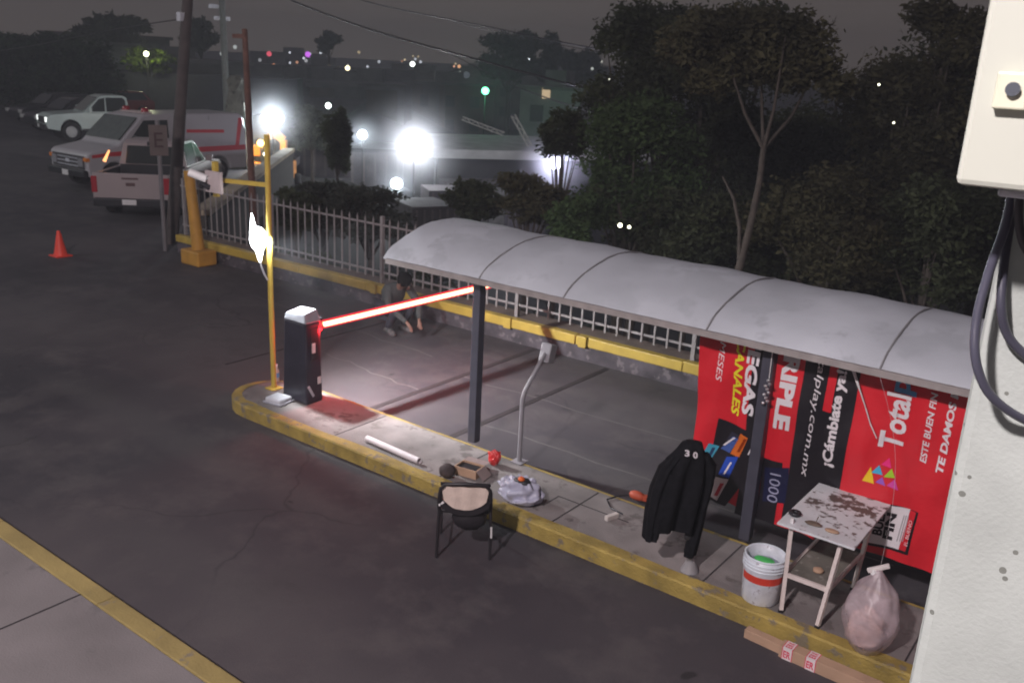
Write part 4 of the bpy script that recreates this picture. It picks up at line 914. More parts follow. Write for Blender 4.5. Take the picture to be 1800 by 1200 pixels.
def film(name, c, tr, rough=.35):
    m = bpy.data.materials.new(name); m.use_nodes = True; n = m.node_tree; b = n.nodes['Principled BSDF']; b.inputs['Base Color'].default_value = (*c, 1); b.inputs['Roughness'].default_value = rough
    t = n.nodes.new('ShaderNodeTexCoord'); no = n.nodes.new('ShaderNodeTexNoise'); no.inputs['Scale'].default_value = 5; no.inputs['Detail'].default_value = 3; no.inputs['Distortion'].default_value = 1.5; n.links.new(t.outputs['Object'], no.inputs[0])
    bu = n.nodes.new('ShaderNodeBump'); bu.inputs['Strength'].default_value = .6; bu.inputs['Distance'].default_value = .02; n.links.new(no.outputs['Fac'], bu.inputs['Height']); n.links.new(bu.outputs[0], b.inputs['Normal'])
    tp_ = n.nodes.new('ShaderNodeBsdfTransparent'); mx = n.nodes.new('ShaderNodeMixShader'); mr = n.nodes.new('ShaderNodeMapRange'); n.links.new(no.outputs['Fac'], mr.inputs[0]); mr.inputs[1].default_value = .3; mr.inputs[2].default_value = .7; mr.inputs[3].default_value = tr + .15; mr.inputs[4].default_value = tr - .15
    n.links.new(mr.outputs[0], mx.inputs[0]); n.links.new(b.outputs[0], mx.inputs[1]); n.links.new(tp_.outputs[0], mx.inputs[2]); n.links.new(mx.outputs[0], n.nodes['Material Output'].inputs[0]); return m
pbx, pby = -1.27, 6.36
pb_ = thing('plastic_bag', (pbx, pby, .15), 'translucent pinkish plastic bag of rubbish hanging from a string right of the table', 'bag')
crumple('bag_film', (0, 0, 0), (.19, .19), [(.12, -.06), (.5, .0), (.86, .10), (1.05, .24), (1.05, .36), (.72, .50), (.3, .60), (.10, .66)], film('bag_plastic', (.62, .50, .53), .52), pb_, seed=5, amp=.09, lean=(.0, .0))
crumple('rubbish', (-.02, -.02, .02), (.12, .12), [(.35, 0), (.9, .06), (1, .16), (.7, .26), (.2, .33)], pm('rubbish_paper', (.62, .42, .38), .8, var=.2, scale=10), pb_, seed=9, amp=.25)
k = MB(); a = Vector((-.03, 0, .63)); k.tube([a + Vector((.0, 0, -.02)), a + Vector((.01, .0, .02))], .03, 8); k.build('tie', M['white'], pb_)
wp = Vector((pbx - .02, pby, .78)); k = MB(); k.bar((-.06, -.01, 0.0), (.075, .03, .075), .032); k.build('white_stick', pm('stick_white', (.72, .66, .64), .5), loc=wp, bevel=.006, label='short white stick tied across the neck of the hanging bag', cat='stick')
k = MB(); st = Vector((-1.69, 7.1, 2.04)); e_ = Vector((pbx, pby, .80)); pts = []
for i in range(13):
    t = i / 12; p = st.lerp(e_, t); p.y += .22 * math.sin(PI * t); p.x += .06 * math.sin(PI * t); pts.append(p - st)
k.tube(pts, .0013, 5); k.build('string', pm('string_grey', (.40, .36, .37), .7), loc=st, label='thin string running from the canopy edge down to the hanging bag', cat='string')

# ---------------------------------------------------------------- long cardboard boxes at the kerb
kd = Vector((.84, .0, 0))
def long_box(c, L_, wd, h, rz, label):
    t = thing('cardboard_box', c, label, 'box', rz=rz); k = MB(); k.bb(0, L_, -wd / 2, wd / 2, 0, h); k.build('carton', M['cardboard'], t, bevel=.004)
    return t
l1 = long_box((-2.10, 6.13, 0), .42, .075, .075, -.06, 'shorter plain end of the long brown carton lying against the kerb')
l2 = long_box((-1.80, 6.09, 0), 1.3, .10, .10, -.03, 'longer brown carton with red and white tape lying against the kerb')
tw_, tr_ = pm('tape_white', (.7, .62, .62), .5), pm('tape_red', (.6, .05, .10), .5)
for x0 in (.03, .21):
    k = MB(); k.bb(x0, x0 + .07, -.0515, .0515, -.001, .1015); tp0 = k.build('tape', tw_, l2)
    for i in range(3):
        o = text_obj('tape_print', ['FRA', 'GIL', 'E!'][i] if False else ['E', 'R', 'K'][i], .03, tr_, tp0, ext=.0003, bold=.001); fit_text(o, (x0 + .06 if i < 3 else 0, -.04 + i * .03, .1025), (0, 1, 0), (-1, 0, 0), .024, .05)
    for xe in (x0 - .006, x0 + .07):
        k = MB(); k.bb(xe, xe + .006, -.052, .052, .0, .1018); k.build('tape_edge', tr_, tp0)
    o = text_obj('tape_print', 'ER', .03, tr_, tp0, ext=.0003, bold=.001); fit_text(o, (x0 + .006, -.0525, .015), (1, 0, 0), (0, 0, 1), .058, .06)
k = MB(); k.bb(.98, 1.04, -.03, .02, .1, .1015); k.build('label_patch', tw_, l2)

# ---------------------------------------------------------------- jacket on a post
jp = G(1212, 1002, .15); jr = thing('card_reader_post', (jp.x, jp.y, .15), 'grey post mostly hidden under the black jacket', 'post')
k = MB(); k.tube([(0, 0, .01), (-.09, -.06, 1.1)], .030, 10); k.build('post', pm('grey_post', (.22, .21, .22), .5), jr)
k = MB(); k.tube([(0, 0, 0), (0, 0, .012), (0, 0, .10)], [.08, .075, .036], 14); k.build('foot_plate', pm('grey_foot', (.25, .24, .25), .5), jr)
jk = thing('black_jacket', (jp.x - .13, jp.y - .08, 1.27), 'black jacket with two white marks on its collar, draped over a post', 'jacket', rz=YAW + .25)
def shell(name, rings, mat, parent, n=36, folds=.06, seed=2):
    r = random.Random(seed); fr = [(r.choice((3, 4, 5, 7, 9)), r.uniform(0, 6.28), r.uniform(-3, 3), r.uniform(.3, 1)) for _ in range(8)]; k = MB(); vs = []
    for (cx, cy, cz, rx, ry, am) in rings:
        for i in range(n):
            t = 2 * PI * i / n; d = sum(a * math.sin(f * t + p + q * cz) for f, p, q, a in fr) / 2.5 * folds * am
            vs.append((cx + (rx + d * .6) * math.cos(t), cy + (ry + d) * math.sin(t), cz + d * .25))
    k.add(vs, [(j * n + i, j * n + (i + 1) % n, (j + 1) * n + (i + 1) % n, (j + 1) * n + i) for j in range(len(rings) - 1) for i in range(n)], True)
    k.add(vs[:n], [tuple(range(n))[::-1]]); k.add(vs[-n:], [tuple(range(n))]); return k.build(name, mat, parent)
shell('body', [(.06, 0, .05, .05, .045, 0), (.06, 0, .035, .09, .075, .1), (.05, 0, -.03, .12, .10, .3), (.03, 0, -.10, .17, .11, .6), (.01, 0, -.22, .205, .12, 1), (-.01, 0, -.36, .215, .125, 1.2), (-.03, 0, -.5, .215, .125, 1.5), (-.045, 0, -.62, .21, .12, 1.8), (-.05, 0, -.72, .20, .11, 2)], M['jacket'], jk, n=48)
for (sx_, L_, nm) in ((-1, .92, 3), (1, 1.08, 4)):
    pts = [(.05 + sx_ * .10, -.02, -.06), (.03 + sx_ * .175, -.03, -.16), (sx_ * .20, -.03, -.35), (-.02 + sx_ * (.21 if sx_ < 0 else .19), -.04, -.55), (-.03 + sx_ * (.21 if sx_ < 0 else .18), -.05, -.70 if sx_ < 0 else -.75), (-.03 + sx_ * (.22 if sx_ < 0 else .15), -.06, -.79 if sx_ < 0 else -.97)]
    shell('sleeve', [(a, b, c, r_, r_ * .9, 1) for (a, b, c), r_ in zip(pts, (.05, .068, .068, .062, .056, .05))], M['jacket'], jk, n=24, folds=.03, seed=nm)
k = MB(); k.ico((.10, -.05, -.78), .045, 2, 1, .7, 1.2, wob=.08); k.build('glove', pm('glove_dark', (.03, .03, .034), .6), jk)
for i, ch in enumerate('30'):
    o = text_obj('collar_mark', ch, .06, VW, jk, ext=.002, bold=.002); a = Vector((-.045 + i * .068, -.106 - i * .012, -.028 - i * .016)); fit_text(o, a, (.96, .1, -.22), (.12, .42, .88), .044, .055)

# ---------------------------------------------------------------- ticket reader pole in front of the lane
gr = thing('gooseneck_reader', (-5.16, 7.24, .15), 'thin grey gooseneck pole with a small box, right of the first canopy post', 'card reader')
gm = pm('reader_grey', (.24, .23, .25), .5, var=.1)
k = MB(); k.tube([(0, 0, 0), (0, 0, .70), (0, .03, .78), (0, .36, 1.13)], .024, 10); k.bb(-.07, .07, -.07, .07, 0, .01); k.build('pole', gm, gr)
k = MB(); k.box((0, .42, 1.12), (.13, .12, .20), M=Matrix.Rotation(-.3, 3, 'X')); k.build('reader_box', gm, gr, bevel=.01)

# ---------------------------------------------------------------- chair
chp = G(814, 981, 0); ldir = (G(863, 983) - G(766, 979)).normalized(); ca = math.atan2(ldir.y, ldir.x)
ch = thing('chair', chp, 'black metal chair with a torn cream backrest pad, standing on the lane', 'chair', rz=ca)
hw = .235; blk = pm('chair_black', (.020, .017, .020), .45, var=.2)
for s in (-1, 1):
    k = MB(); k.tube([(s * hw, 0, 0), (s * hw * .98, .02, .3), (s * hw * .95, .03, .46)], .014, 8); k.build('leg', blk, ch)
    k = MB(); k.tube([(s * hw * .98, .44, 0), (s * hw * .95, .42, .44)], .014, 8); k.build('leg', blk, ch)
k = MB(); k.tube([(-hw * .95, .03, .46), (-hw * .95, -.0, .58), (-hw * .9, -.02, .68), (-hw * .72, -.02, .725), (0, -.03, .735), (hw * .72, -.02, .725), (hw * .9, -.02, .68), (hw * .95, -.0, .58), (hw * .95, .03, .46)], .017, 8); k.build('back_frame', blk, ch)
k = MB(); n = 14; vs = []
for j in range(7):
    for i in range(n + 1):
        u = -1 + 2 * i / n; v = j / 6; zt = .70; zb_ = .535 - 0.055 * (1 - u * u) + .03 * abs(u) ** 3; x = u * hw * (.88 - .10 * (1 - v)); vs.append((x, -.035 + .035 * (1 - u * u) * 0 - .006 * math.sin(u * 9) + .015, zb_ + (zt - zb_) * v))
fs = [(j * (n + 1) + i, j * (n + 1) + i + 1, (j + 1) * (n + 1) + i + 1, (j + 1) * (n + 1) + i) for j in range(6) for i in range(n)]
k.add(vs, fs, True); k.add([(x, y + .03, z) for x, y, z in vs], fs, True); k.build('back_pad', pm('torn_foam', (.66, .53, .46), .9, var=.1, scale=12, bump=.3, bscale=60), ch, fix=False)
k = MB(); k.bb(-hw * .92, hw * .92, .0, .02, .70, .725)
vs = []
for j in range(2):
    for i in range(n + 1):
        u = -1 + 2 * i / n; zt = .535 - .055 * (1 - u * u) + .03 * abs(u) ** 3 + .012; vs.append((u * hw * .9, -.04, zt if j else (zt - .055)))
k.add(vs, [(i, i + 1, n + 2 + i, n + 1 + i) for i in range(n)], True); k.add([(x, y + .045, z) for x, y, z in vs], [(i, i + 1, n + 2 + i, n + 1 + i) for i in range(n)], True); k.build('back_cover', blk, ch, fix=False)
k = MB(); k.bb(-hw * .9, hw * .9, .03, .43, .42, .46); k.build('seat', blk, ch, bevel=.015)
k = MB(); k.ico((.04, .06, .38), .16, 2, 1.0, .5, .8, wob=.03); k.build('sagging_cloth', blk, ch)
k = MB(); k.bar((hw + .004, -.012, .22), (hw + .001, -.004, .32), .012, .018); k.build('leg_tape', M['white'], ch)
k = MB(); k.bar((hw * .95, .03, .2), (hw * .95, .43, .2), .014); k.bar((-hw * .95, .03, .2), (-hw * .95, .43, .2), .014); k.build('side_stretcher', blk, ch)
k = MB(); k.tube([(-hw * .93, -.02, .52), (-hw * .80, -.04, .56)], .012, 6); k.build('loose_foam', M['white'], ch)

# ---------------------------------------------------------------- clutter on the island
p = G(905, 885, .15); cb = thing('carrier_bag', (p.x, p.y + .1, .15), 'lilac grey plastic carrier bag with an orange tool inside, behind the chair', 'bag')
crumple('bag_film', (0, 0, 0), (.22, .17), [(.6, 0), (.95, .03), (1.0, .09), (.78, .17), (.5, .22)], pm('lilac_bag', (.40, .40, .50), .4, var=.15, scale=8, bump=.5, bscale=20), cb, seed=3, amp=.2)
crumple('bag_handle', (-.16, -.02, .08), (.07, .09), [(.6, 0), (1, .04), (.5, .12)], pm('lilac_bag2', (.42, .41, .50), .4, var=.15, scale=8, bump=.5, bscale=20), cb, seed=4, amp=.2, nz=8)
k = MB(); k.ico((.02, -.02, .22), .085, 2, 1.1, .8, .3, wob=.1); k.build('dark_tool', M['black'], cb)
k = MB(); k.ico((.02, -.04, .245), .034, 2, 1, 1, .8, wob=.06); k.build('orange_tool', pm('tool_orange', (.75, .14, .02), .4), cb)
p = G(825, 832, .15); cx = thing('open_box', (p.x, p.y, .15), 'open cardboard box with a dark inside lying on the island', 'box', rz=.15)
k = MB(); k.bb(-.13, .13, -.09, -.08, 0, .09); k.bb(-.13, .13, .08, .09, 0, .09); k.bb(-.13, -.12, -.08, .08, 0, .09); k.bb(.12, .13, -.08, .08, 0, .09); k.bb(-.12, .12, -.08, .08, 0, .01); k.build('carton', M['cardboard'], cx)
k = MB(); k.add([(-.13, .09, .09), (.13, .09, .09), (.10, .25, .06), (-.16, .25, .06)], [(0, 1, 2, 3)]); k.add([(.13, -.09, .09), (.13, .09, .09), (.22, .08, .01), (.22, -.1, .01)], [(0, 1, 2, 3)]); k.build('flap', pm('flap_board', (.26, .20, .19), .85), cx, fix=False)
k = MB(); k.bb(-.118, .118, -.078, .078, .012, .07); k.build('dark_contents', M['black'], cx)
p = G(786, 838, .15); k = MB(); k.ico((0, 0, .07), .085, 3, 1, 1, .85, wob=.05); k.build('work_helmet', pm('dark_cloth', (.05, .035, .035), .8, var=.4, scale=14), loc=(p.x, p.y, .15), label='crumpled dark brown cloth bundle left of the open box', cat='bundle')
p = G(868, 815, .15); rc = thing('snack_bag', (p.x, p.y, .15), 'red and white snack packet above the carrier bag', 'packet'); 
crumple('packet', (0, 0, 0), (.07, .06), [(.6, 0), (1, .05), (.8, .12), (.3, .15)], pm('packet_red', (.6, .03, .03), .4, var=.1, scale=20, c2=(.55, .45, .42), thr=.6), rc, seed=8, amp=.25, nz=10)
a, b = G(645, 770, .185), G(737, 810, .185); k = MB(); o_ = Vector((a.x, a.y, .152)); k.tube([a - o_, b - o_], .034, 16, caps=False); k.tube([(a - o_), (b - o_)], .029, 16, caps=False); k.build('white_tube', M['tube_white'], loc=o_, fix=False, label='long white cardboard tube lying along the kerb of the island', cat='tube')
p = G(490, 705, .15); lb_ = thing('grey_cover', (p.x, p.y, .15), 'low light grey plastic box cover at the foot of the barrier cabinet', 'cover', rz=.15)
k = MB(); k.bb(-.11, .13, -.12, .10, 0, .07); k.build('cover_body', M['light_grey'], lb_, bevel=.02)
k = MB(); k.bb(-.13, .15, -.14, .12, 0, .022); k.build('cover_base', pm('cover_grey', (.34, .34, .38), .6), lb_, bevel=.006)
bt = thing('water_bottle', (-8.93, 7.08, .15), 'small clear bottle with a blue label behind the yellow pole', 'bottle')
k = MB(); k.lathe((0, 0, 0), [(.028, 0), (.032, .01), (.032, .14), (.014, .185), (.012, .20)], 16, cap=True); k.build('bottle_body', pm('bottle_clear', (.5, .55, .5), .2, trans=.4), bt)
k = MB(); k.lathe((0, 0, 0), [(.0335, .055), (.0335, .115)], 16); k.build('label_band', pm('blue_label', (.06, .22, .42), .5), bt)
k = MB(); k.lathe((0, 0, 0), [(.015, .195), (.015, .225)], 12, cap=True); k.build('cap', M['white'], bt)
k = MB(); k.lathe((0, 0, 0), [(.05, 0), (.06, .025), (.045, .045)], 16, cap=True, wob=.05); k.build('foam_cup', M['white'], loc=(-8.0, 7.37, .15 - .004), label='small white foam tub on the far edge of the island beside the barrier', cat='tub').location.z = 0.003
bpy.data.objects['foam_cup'].location = (-8.0, 7.36, .0)
p = G(1070, 912, .15); k = MB(); k.bar((0, 0, .025), (.04, .14, .025), .045, .05); k.build('white_block', pm('block_white', (.55, .50, .47), .7), loc=(p.x, p.y - .05, .15), bevel=.005, label='white oblong block lying on the island left of the jacket', cat='block')
p = G(1122, 880, .15); og = thing('orange_tool', (p.x - .02, p.y, .15), 'dull orange power tool lying behind the black jacket', 'tool')
k = MB(); k.ico((0, 0, .05), .07, 2, 1.2, .7, .7, wob=.06); k.bar((.0, 0, .05), (.16, .03, .045), .05); k.build('tool_body', pm('dull_orange', (.42, .07, .03), .6, var=.2), og)
k = MB(); k.tube([(-.06, 0, .04), (-.16, -.05, .015), (-.22, -.2, .01), (-.1, -.33, .01), (.05, -.36, .01)], .008, 6); k.build('cord', M['black'], og)

# ---------------------------------------------------------------- orange barrier post and cone
op = G(348, 448, 0); ob = thing('orange_bollard_post', (-15.85, 10.70, 0), 'orange-yellow post on a square block at the left end of the railing', 'post')
k = MB(); k.tube([(0, 0, .3), (-.06, -.02, 1.1), (-.12, -.04, 1.86)], [.13, .11, .105], 12); k.build('shaft', M['orange_paint'], ob)
k = MB(); k.bb(-.3, .3, -.22, .22, 0, .30); k.build('block', M['orange_paint'], ob, bevel=.03)
cp = G(107, 450, 0); cn_ = thing('traffic_cone', cp, 'orange-red traffic cone standing alone on the asphalt at the left', 'traffic cone')
k = MB(); k.lathe((0, 0, 0), [(.14, .02), (.13, .04), (.035, .50), (.03, .52), (0, .52)], 20); k.build('cone_body', M['cone'], cn_)
k = MB(); k.bb(-.17, .17, -.17, .17, 0, .028); k.build('base', M['cone'], cn_, bevel=.02)

# ---------------------------------------------------------------- vehicles (local +x = nose)
def hull(prof, w, zb, tumble, name, mat, parent, bevel=.05):
    """side profile polygon extruded over the width, upper part drawn inwards above zb"""
    bm = bmesh.new(); a = [bm.verts.new((x, -w / 2, z)) for x, z in prof]; b = [bm.verts.new((x, w / 2, z)) for x, z in prof]; n = len(prof)
    bm.faces.new(a[::-1]); bm.faces.new(b)
    for i in range(n): bm.faces.new((a[i], a[(i + 1) % n], b[(i + 1) % n], b[i]))
    bmesh.ops.recalc_face_normals(bm, faces=bm.faces[:])
    bmesh.ops.bisect_plane(bm, geom=bm.verts[:] + bm.edges[:] + bm.faces[:], plane_co=(0, 0, zb), plane_no=(0, 0, 1))
    for v in bm.verts:
        if v.co.z > zb + 1e-4: v.co.y -= math.copysign((v.co.z - zb) * tumble, v.co.y)
    me = bpy.data.meshes.new(name); bm.to_mesh(me); bm.free(); me.materials.append(mat)
    for p in me.polygons: p.use_smooth = False
    o = bpy.data.objects.new(name, me); col.objects.link(o); o.parent = parent
    if bevel: md = o.modifiers.new('bevel', 'BEVEL'); md.width = bevel; md.segments = 3; md.limit_method = 'ANGLE'; md.angle_limit = R_(25)
    return o
def arch_pts(cx, r, z0, n=8):   # wheel arch along the underside, from front to back
    return [(cx + r * math.cos(t), z0 + r * math.sin(t)) for t in np.linspace(0, PI, n)]
def side_poly(pts, w, zb, tumble, side, th=.012):
    k = MB(); y = lambda z: side * (w / 2 - max(0, z - zb) * tumble + .002)
    k.ext([(x, y(z), z) for x, z in pts], (0, side * th, 0)); return k
def wheel(parent, x, y, r=.36, wd=.24):
    k = MB(); s = 1 if y > 0 else -1; k.tube([(x, y - wd / 2 * s, r), (x, y + wd / 2 * s - .02 * s, r), (x, y + wd / 2 * s, r)], [r, r, r * .93], 24); t = k.build('wheel', M['tyre'], parent)
    k = MB(); k.tube([(x, y + wd / 2 * s, r), (x, y + wd / 2 * s + .012 * s, r)], [r * .6, r * .52], 16); k.build('rim', M['rim'], t)
def quad(k, pts, d): k.ext(pts, d); return k

def van(loc, rz):
    t = thing('ambulance_van', loc, 'white ambulance van with red stripes and a roof beacon, nose to the left', 'van', rz=rz)
    w, zb, tu = 2.02, 1.25, .10
    under = arch_pts(1.95, .43, .40) + arch_pts(-1.75, .43, .40)
    prof = [(2.72, .42)] + under + [(-2.85, .42), (-2.87, 1.3), (-2.82, 2.05), (-2.65, 2.17), (.55, 2.17), (.92, 2.10), (1.72, 1.36), (1.80, 1.30), (2.66, 1.14), (2.76, 1.05), (2.76, .6)]
    hull(prof, w, zb, tu, 'body', M['carwhite'], t, .05)
    k = MB(); k.bb(2.74, 2.90, -.98, .98, .42, .62); k.build('bumper', M['black'], t, bevel=.03)
    k = MB(); k.bb(2.765, 2.80, -.84, .84, .64, 1.02); gr_ = k.build('grille', pm('grille_grey', (.06, .06, .065), .4), t, bevel=.01)
    k = MB()
    for z in (.72, .83, .94): k.bb(2.80, 2.815, -.55, .55, z - .012, z + .012)
    k.bb(2.80, 2.82, -.09, .09, .80, .90); k.build('grille_bars', M['light_grey'], gr_)
    for s in (-1, 1):
        k = MB(); k.bb(2.80, 2.83, s * .70 - .12, s * .70 + .12, .72, .96); k.build('headlight', pm('headlight_grey', (.25, .25, .27), .2), t)
        k = MB(); k.bb(2.70, 2.80, s * .92 - .09, s * .92 + .096, .88, .98); k.build('indicator', pm('indicator_amber', (.75, .22, .02), .3), t)
        k = side_poly([(1.42, 1.40), (.86, 2.0), (.05, 2.0), (.05, 1.36), (1.40, 1.36)], w, zb, tu, s); k.build('side_window', M['glass'], t)
        k = side_poly([(-.18, 1.98), (-.42, 1.98), (-.42, 1.40), (-.18, 1.40)], w, zb, tu, s, .006); k.build('door_gap', pm('panel_grey', (.30, .29, .30), .4), t)
        k = side_poly([(2.62, 1.06), (2.0, 1.12), (1.3, 1.15), (-2.80, 1.15), (-2.80, .99), (1.3, .99), (2.1, 1.0), (2.62, .97)], w, zb, tu, s, .005); k.build('red_stripe', M['red'], t)
        k = side_poly([(-.6, 1.70), (-2.0, 1.66), (-2.0, 1.56), (-.6, 1.60)], w, zb, tu, s, .006); k.build('red_lettering', M['red'], t)
        k = side_poly([(-2.62, 2.02), (-2.78, 2.02), (-2.55, 1.15), (-2.40, 1.15)], w, zb, tu, s, .007); k.build('red_slash', M['red'], t)
        k = side_poly([(-1.45, 2.1), (-1.47, 2.1), (-1.47, .5), (-1.45, .5)], w, zb, tu, s, .004); k.build('door_seam', M['rib'], t)
        k = MB(); k.box((1.28, s * 1.13, 1.46), (.10, .17, .26)); k.build('mirror', M['black'], t, bevel=.02)
        for x in (1.95, -1.75): wheel(t, x, s * .86)
    k = MB(); y0, y1 = .90, .83; k.ext([(1.66, -y0, 1.44), (1.66, y0, 1.44), (1.00, y1, 2.06), (1.00, -y1, 2.06)], (.03, 0, .03)); k.build('windscreen', M['windscreen'], t)
    k = MB(); k.bb(.35, .65, -.62, .62, 2.17, 2.22); bar_ = k.build('beacon_bar', pm('bar_white', (.5, .4, .4), .4), t)
    k = MB()
    for s in (-.5, .5): k.lathe((.5, s, 2.2), [(.12, 0), (.12, .10), (.08, .14), (0, .14)], 14)
    k.build('beacon', M['taillight'], bar_)
    k = MB(); k.bb(2.905, 2.915, -.16, .16, .43, .58); k.build('licence_plate', M['white'], t)
    return t
van((-26.75, 16.6, 0), -PI / 2 + .02)

def pickup(loc, rz, label, mat, dark_bed=True, group=None, tail_detail=True, rollbar=False):
    t = thing('pickup_truck', loc, label, 'pickup truck', group, rz=rz); w = 1.86
    body = [(2.55, .50)] + arch_pts(1.65, .44, .42) + arch_pts(-1.60, .44, .42) + [(-2.62, .50), (-2.64, .75), (-.85, .75), (-.84, 1.12), (1.18, 1.12), (2.35, 1.04), (2.58, .92), (2.62, .6)]
    hull(body, w, .9, .04, 'body', mat, t, .045)
    cabp = [(1.12, 1.10), (.38, 1.72), (.15, 1.78), (-.62, 1.78), (-.78, 1.70), (-.84, 1.10)]
    hull(cabp, w - .10, 1.12, .22, 'cab', mat, t, .05)
    for s in (-1, 1):
        k = MB(); k.bb(-2.56, -.86, s * (w / 2 - .045) - .045, s * (w / 2 - .045) + .045, .70, 1.12); k.build('bed_side', mat, t, bevel=.02)
    k = MB(); k.bb(-2.66, -2.58, -w / 2 + .02, w / 2 - .02, .52, 1.14); tg = k.build('tailgate', mat, t, bevel=.02)
    k = MB(); k.bb(-2.672, -2.661, -.20, .20, 1.00, 1.045); k.box((-2.668, 0, .88), (.014, .22, .08)); k.build('badge', pm('badge_dark', (.12, .07, .07), .4), tg, bevel=.004)
    k = MB(); k.bb(-2.57, -.86, -w / 2 + .1, w / 2 - .1, .752, .80); k.bb(-2.56, -.9, -w / 2 + .092, -w / 2 + .10, .76, 1.10); k.bb(-2.56, -.9, w / 2 - .10, w / 2 - .092, .76, 1.10); k.bb(-.895, -.86, -w / 2 + .1, w / 2 - .1, .8, 1.16); k.bb(-2.575, -2.57, -w / 2 + .1, w / 2 - .1, .8, 1.10); k.build('bed_liner', M['black'], t)
    k = MB(); k.bb(-2.82, -2.66, -w / 2 + .05, w / 2 - .05, .34, .54); rb = k.build('rear_bumper', M['black'], t, bevel=.03)
    k = MB(); k.bb(-2.83, -2.822, -.17, .17, .40, .53); k.build('licence_plate', M['white'], rb)
    k = MB(); k.bb(2.56, 2.74, -w / 2 + .03, w / 2 - .03, .46, .66); fb = k.build('front_bumper', M['black'], t, bevel=.04)
    k = MB(); k.bb(2.742, 2.75, -.17, .17, .52, .64); k.build('licence_plate', M['white'], fb)
    k = MB(); k.bb(2.585, 2.625, -.55, .55, .68, .93); k.build('grille', pm('grille_dark', (.05, .05, .055), .3), t, bevel=.01)
    for s in (-1, 1):
        k = MB(); k.bb(2.50, 2.61, s * .74 - .15, s * .74 + .15, .74, .93); k.build('headlight', pm('head_lens', (.6, .62, .6), .1), t, bevel=.02)
        k = MB(); k.bb(-2.675, -2.55, s * (w / 2 - .06) - .07, s * (w / 2 - .06) + .07, .66, 1.06); k.build('tail_light', M['taillight'], t, bevel=.015)
        k = side_poly([(.92, 1.16), (.40, 1.64), (.12, 1.70), (-.60, 1.70), (-.70, 1.60), (-.72, 1.16)], w - .10, 1.12, .22, s, .010); k.build('side_window', M['glass'], t)
        k = side_poly([(.20, 1.16), (.16, 1.70), (.12, 1.70), (.14, 1.16)], w - .10, 1.12, .22, s, .016); k.build('window_pillar', mat, t)
        k = MB(); k.box((.85, s * 1.03, 1.22), (.12, .18, .18)); k.build('mirror', mat, t, bevel=.02)
        for x in (1.65, -1.60): wheel(t, x, s * .80, .38, .25)
        k = side_poly([(1.2 - .0, .42), (-1.15, .42), (-1.15, .50), (1.2, .50)], w, .9, .04, s, .03); k.build('sill', M['black'], t)
    k = MB(); k.ext([(1.08, -.74, 1.16), (1.08, .74, 1.16), (.44, .66, 1.70), (.44, -.66, 1.70)], (.02, 0, .025)); k.build('windscreen', M['windscreen'], t)
    k = MB(); k.ext([(-.855, -.70, 1.18), (-.855, .70, 1.18), (-.80, .64, 1.64), (-.80, -.64, 1.64)], (-.014, 0, 0)); rw = k.build('rear_window', M['glass'], t)
    k = MB(); k.bb(-.90, -.80, -.10, .10, 1.66, 1.76); k.build('brake_light', M['black'], t)
    return t
pickup((-22.75, 14.4, 0), math.atan2(.76, -.65), 'champagne pickup seen from behind, parked next to the leaning pole', M['carpink'])
pickup((-39.9, 22.5, 0), -PI / 2 - .25, 'silver white pickup parked far back with a bright headlight glint', pm('car_silver', (.52, .60, .58), .3, var=.04, scale=2, coat=.4))
# amber reflection strip on champagne pickup's pillar is put in as a glowing strip
k = MB(); q0 = onD(183, 284, 23.3); q1 = onD(192, 264, 23.3); k.tube([(0, 0, 0), q1 - q0], [.045, .02], 8); k.build('amber_reflection', emit('amber_glow', (1, .42, .16), 2.2), loc=q0, label='glowing orange strip added for a reflection at the left corner of the champagne pickup cab', cat='lamp')

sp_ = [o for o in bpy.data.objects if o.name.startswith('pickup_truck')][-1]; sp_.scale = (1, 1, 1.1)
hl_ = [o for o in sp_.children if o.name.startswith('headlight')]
for o in hl_: o.data.materials[0] = emit('lit_headlight', (.95, 1, .97), 1.6)  # reflected glint put into the headlight lenses as emission
def dark_car(loc, rz, label, mat):
    t = thing('parked_car', loc, label, 'car', rz=rz); w = 1.8
    body = [(2.15, .34)] + arch_pts(1.35, .38, .32) + arch_pts(-1.35, .38, .32) + [(-2.2, .34), (-2.25, .9), (-2.1, 1.02), (.95, 1.0), (2.0, .86), (2.22, .7), (2.22, .4)]
    hull(body, w, .8, .05, 'body', mat, t, .06); hull([(1.0, .98), (.35, 1.50), (.1, 1.56), (-1.55, 1.52), (-2.05, 1.0)], w - .12, 1.0, .25, 'cabin', mat, t, .06)
    for s in (-1, 1):
        k = side_poly([(.75, 1.04), (.25, 1.45), (-1.5, 1.45), (-1.8, 1.04)], w - .12, 1.0, .25, s, .01); k.build('side_window', M['glass'], t)
        k = MB(); k.bb(2.14, 2.24, s * .66 - .16, s * .66 + .16, .60, .78); k.build('headlight', pm('head_lens_dim', (.5, .48, .48), .15), t, bevel=.02)
        for x in (1.35, -1.35): wheel(t, x, s * .78, .33, .21)
    k = MB(); k.ext([(.98, -.70, 1.02), (.98, .70, 1.02), (.40, .60, 1.48), (.40, -.60, 1.48)], (.02, 0, .025)); k.build('windscreen', M['glass'], t)
    k = MB(); k.bb(2.225, 2.24, -.5, .5, .5, .68); k.build('grille', M['black'], t)
dark_car((-44.6, 23.6, 0), -PI / 2 + .02, 'black car beside the silver pickup, second from the left edge', M['cardark'])
dark_car((-48.6, 24.8, 0), -PI / 2, 'black car at the far left with one dim headlight', M['cardark'])
dark_car((-51.5, 29.6, 0), -PI / 2 + .1, 'dark red car whose roof shows behind the black cars', M['carred'])

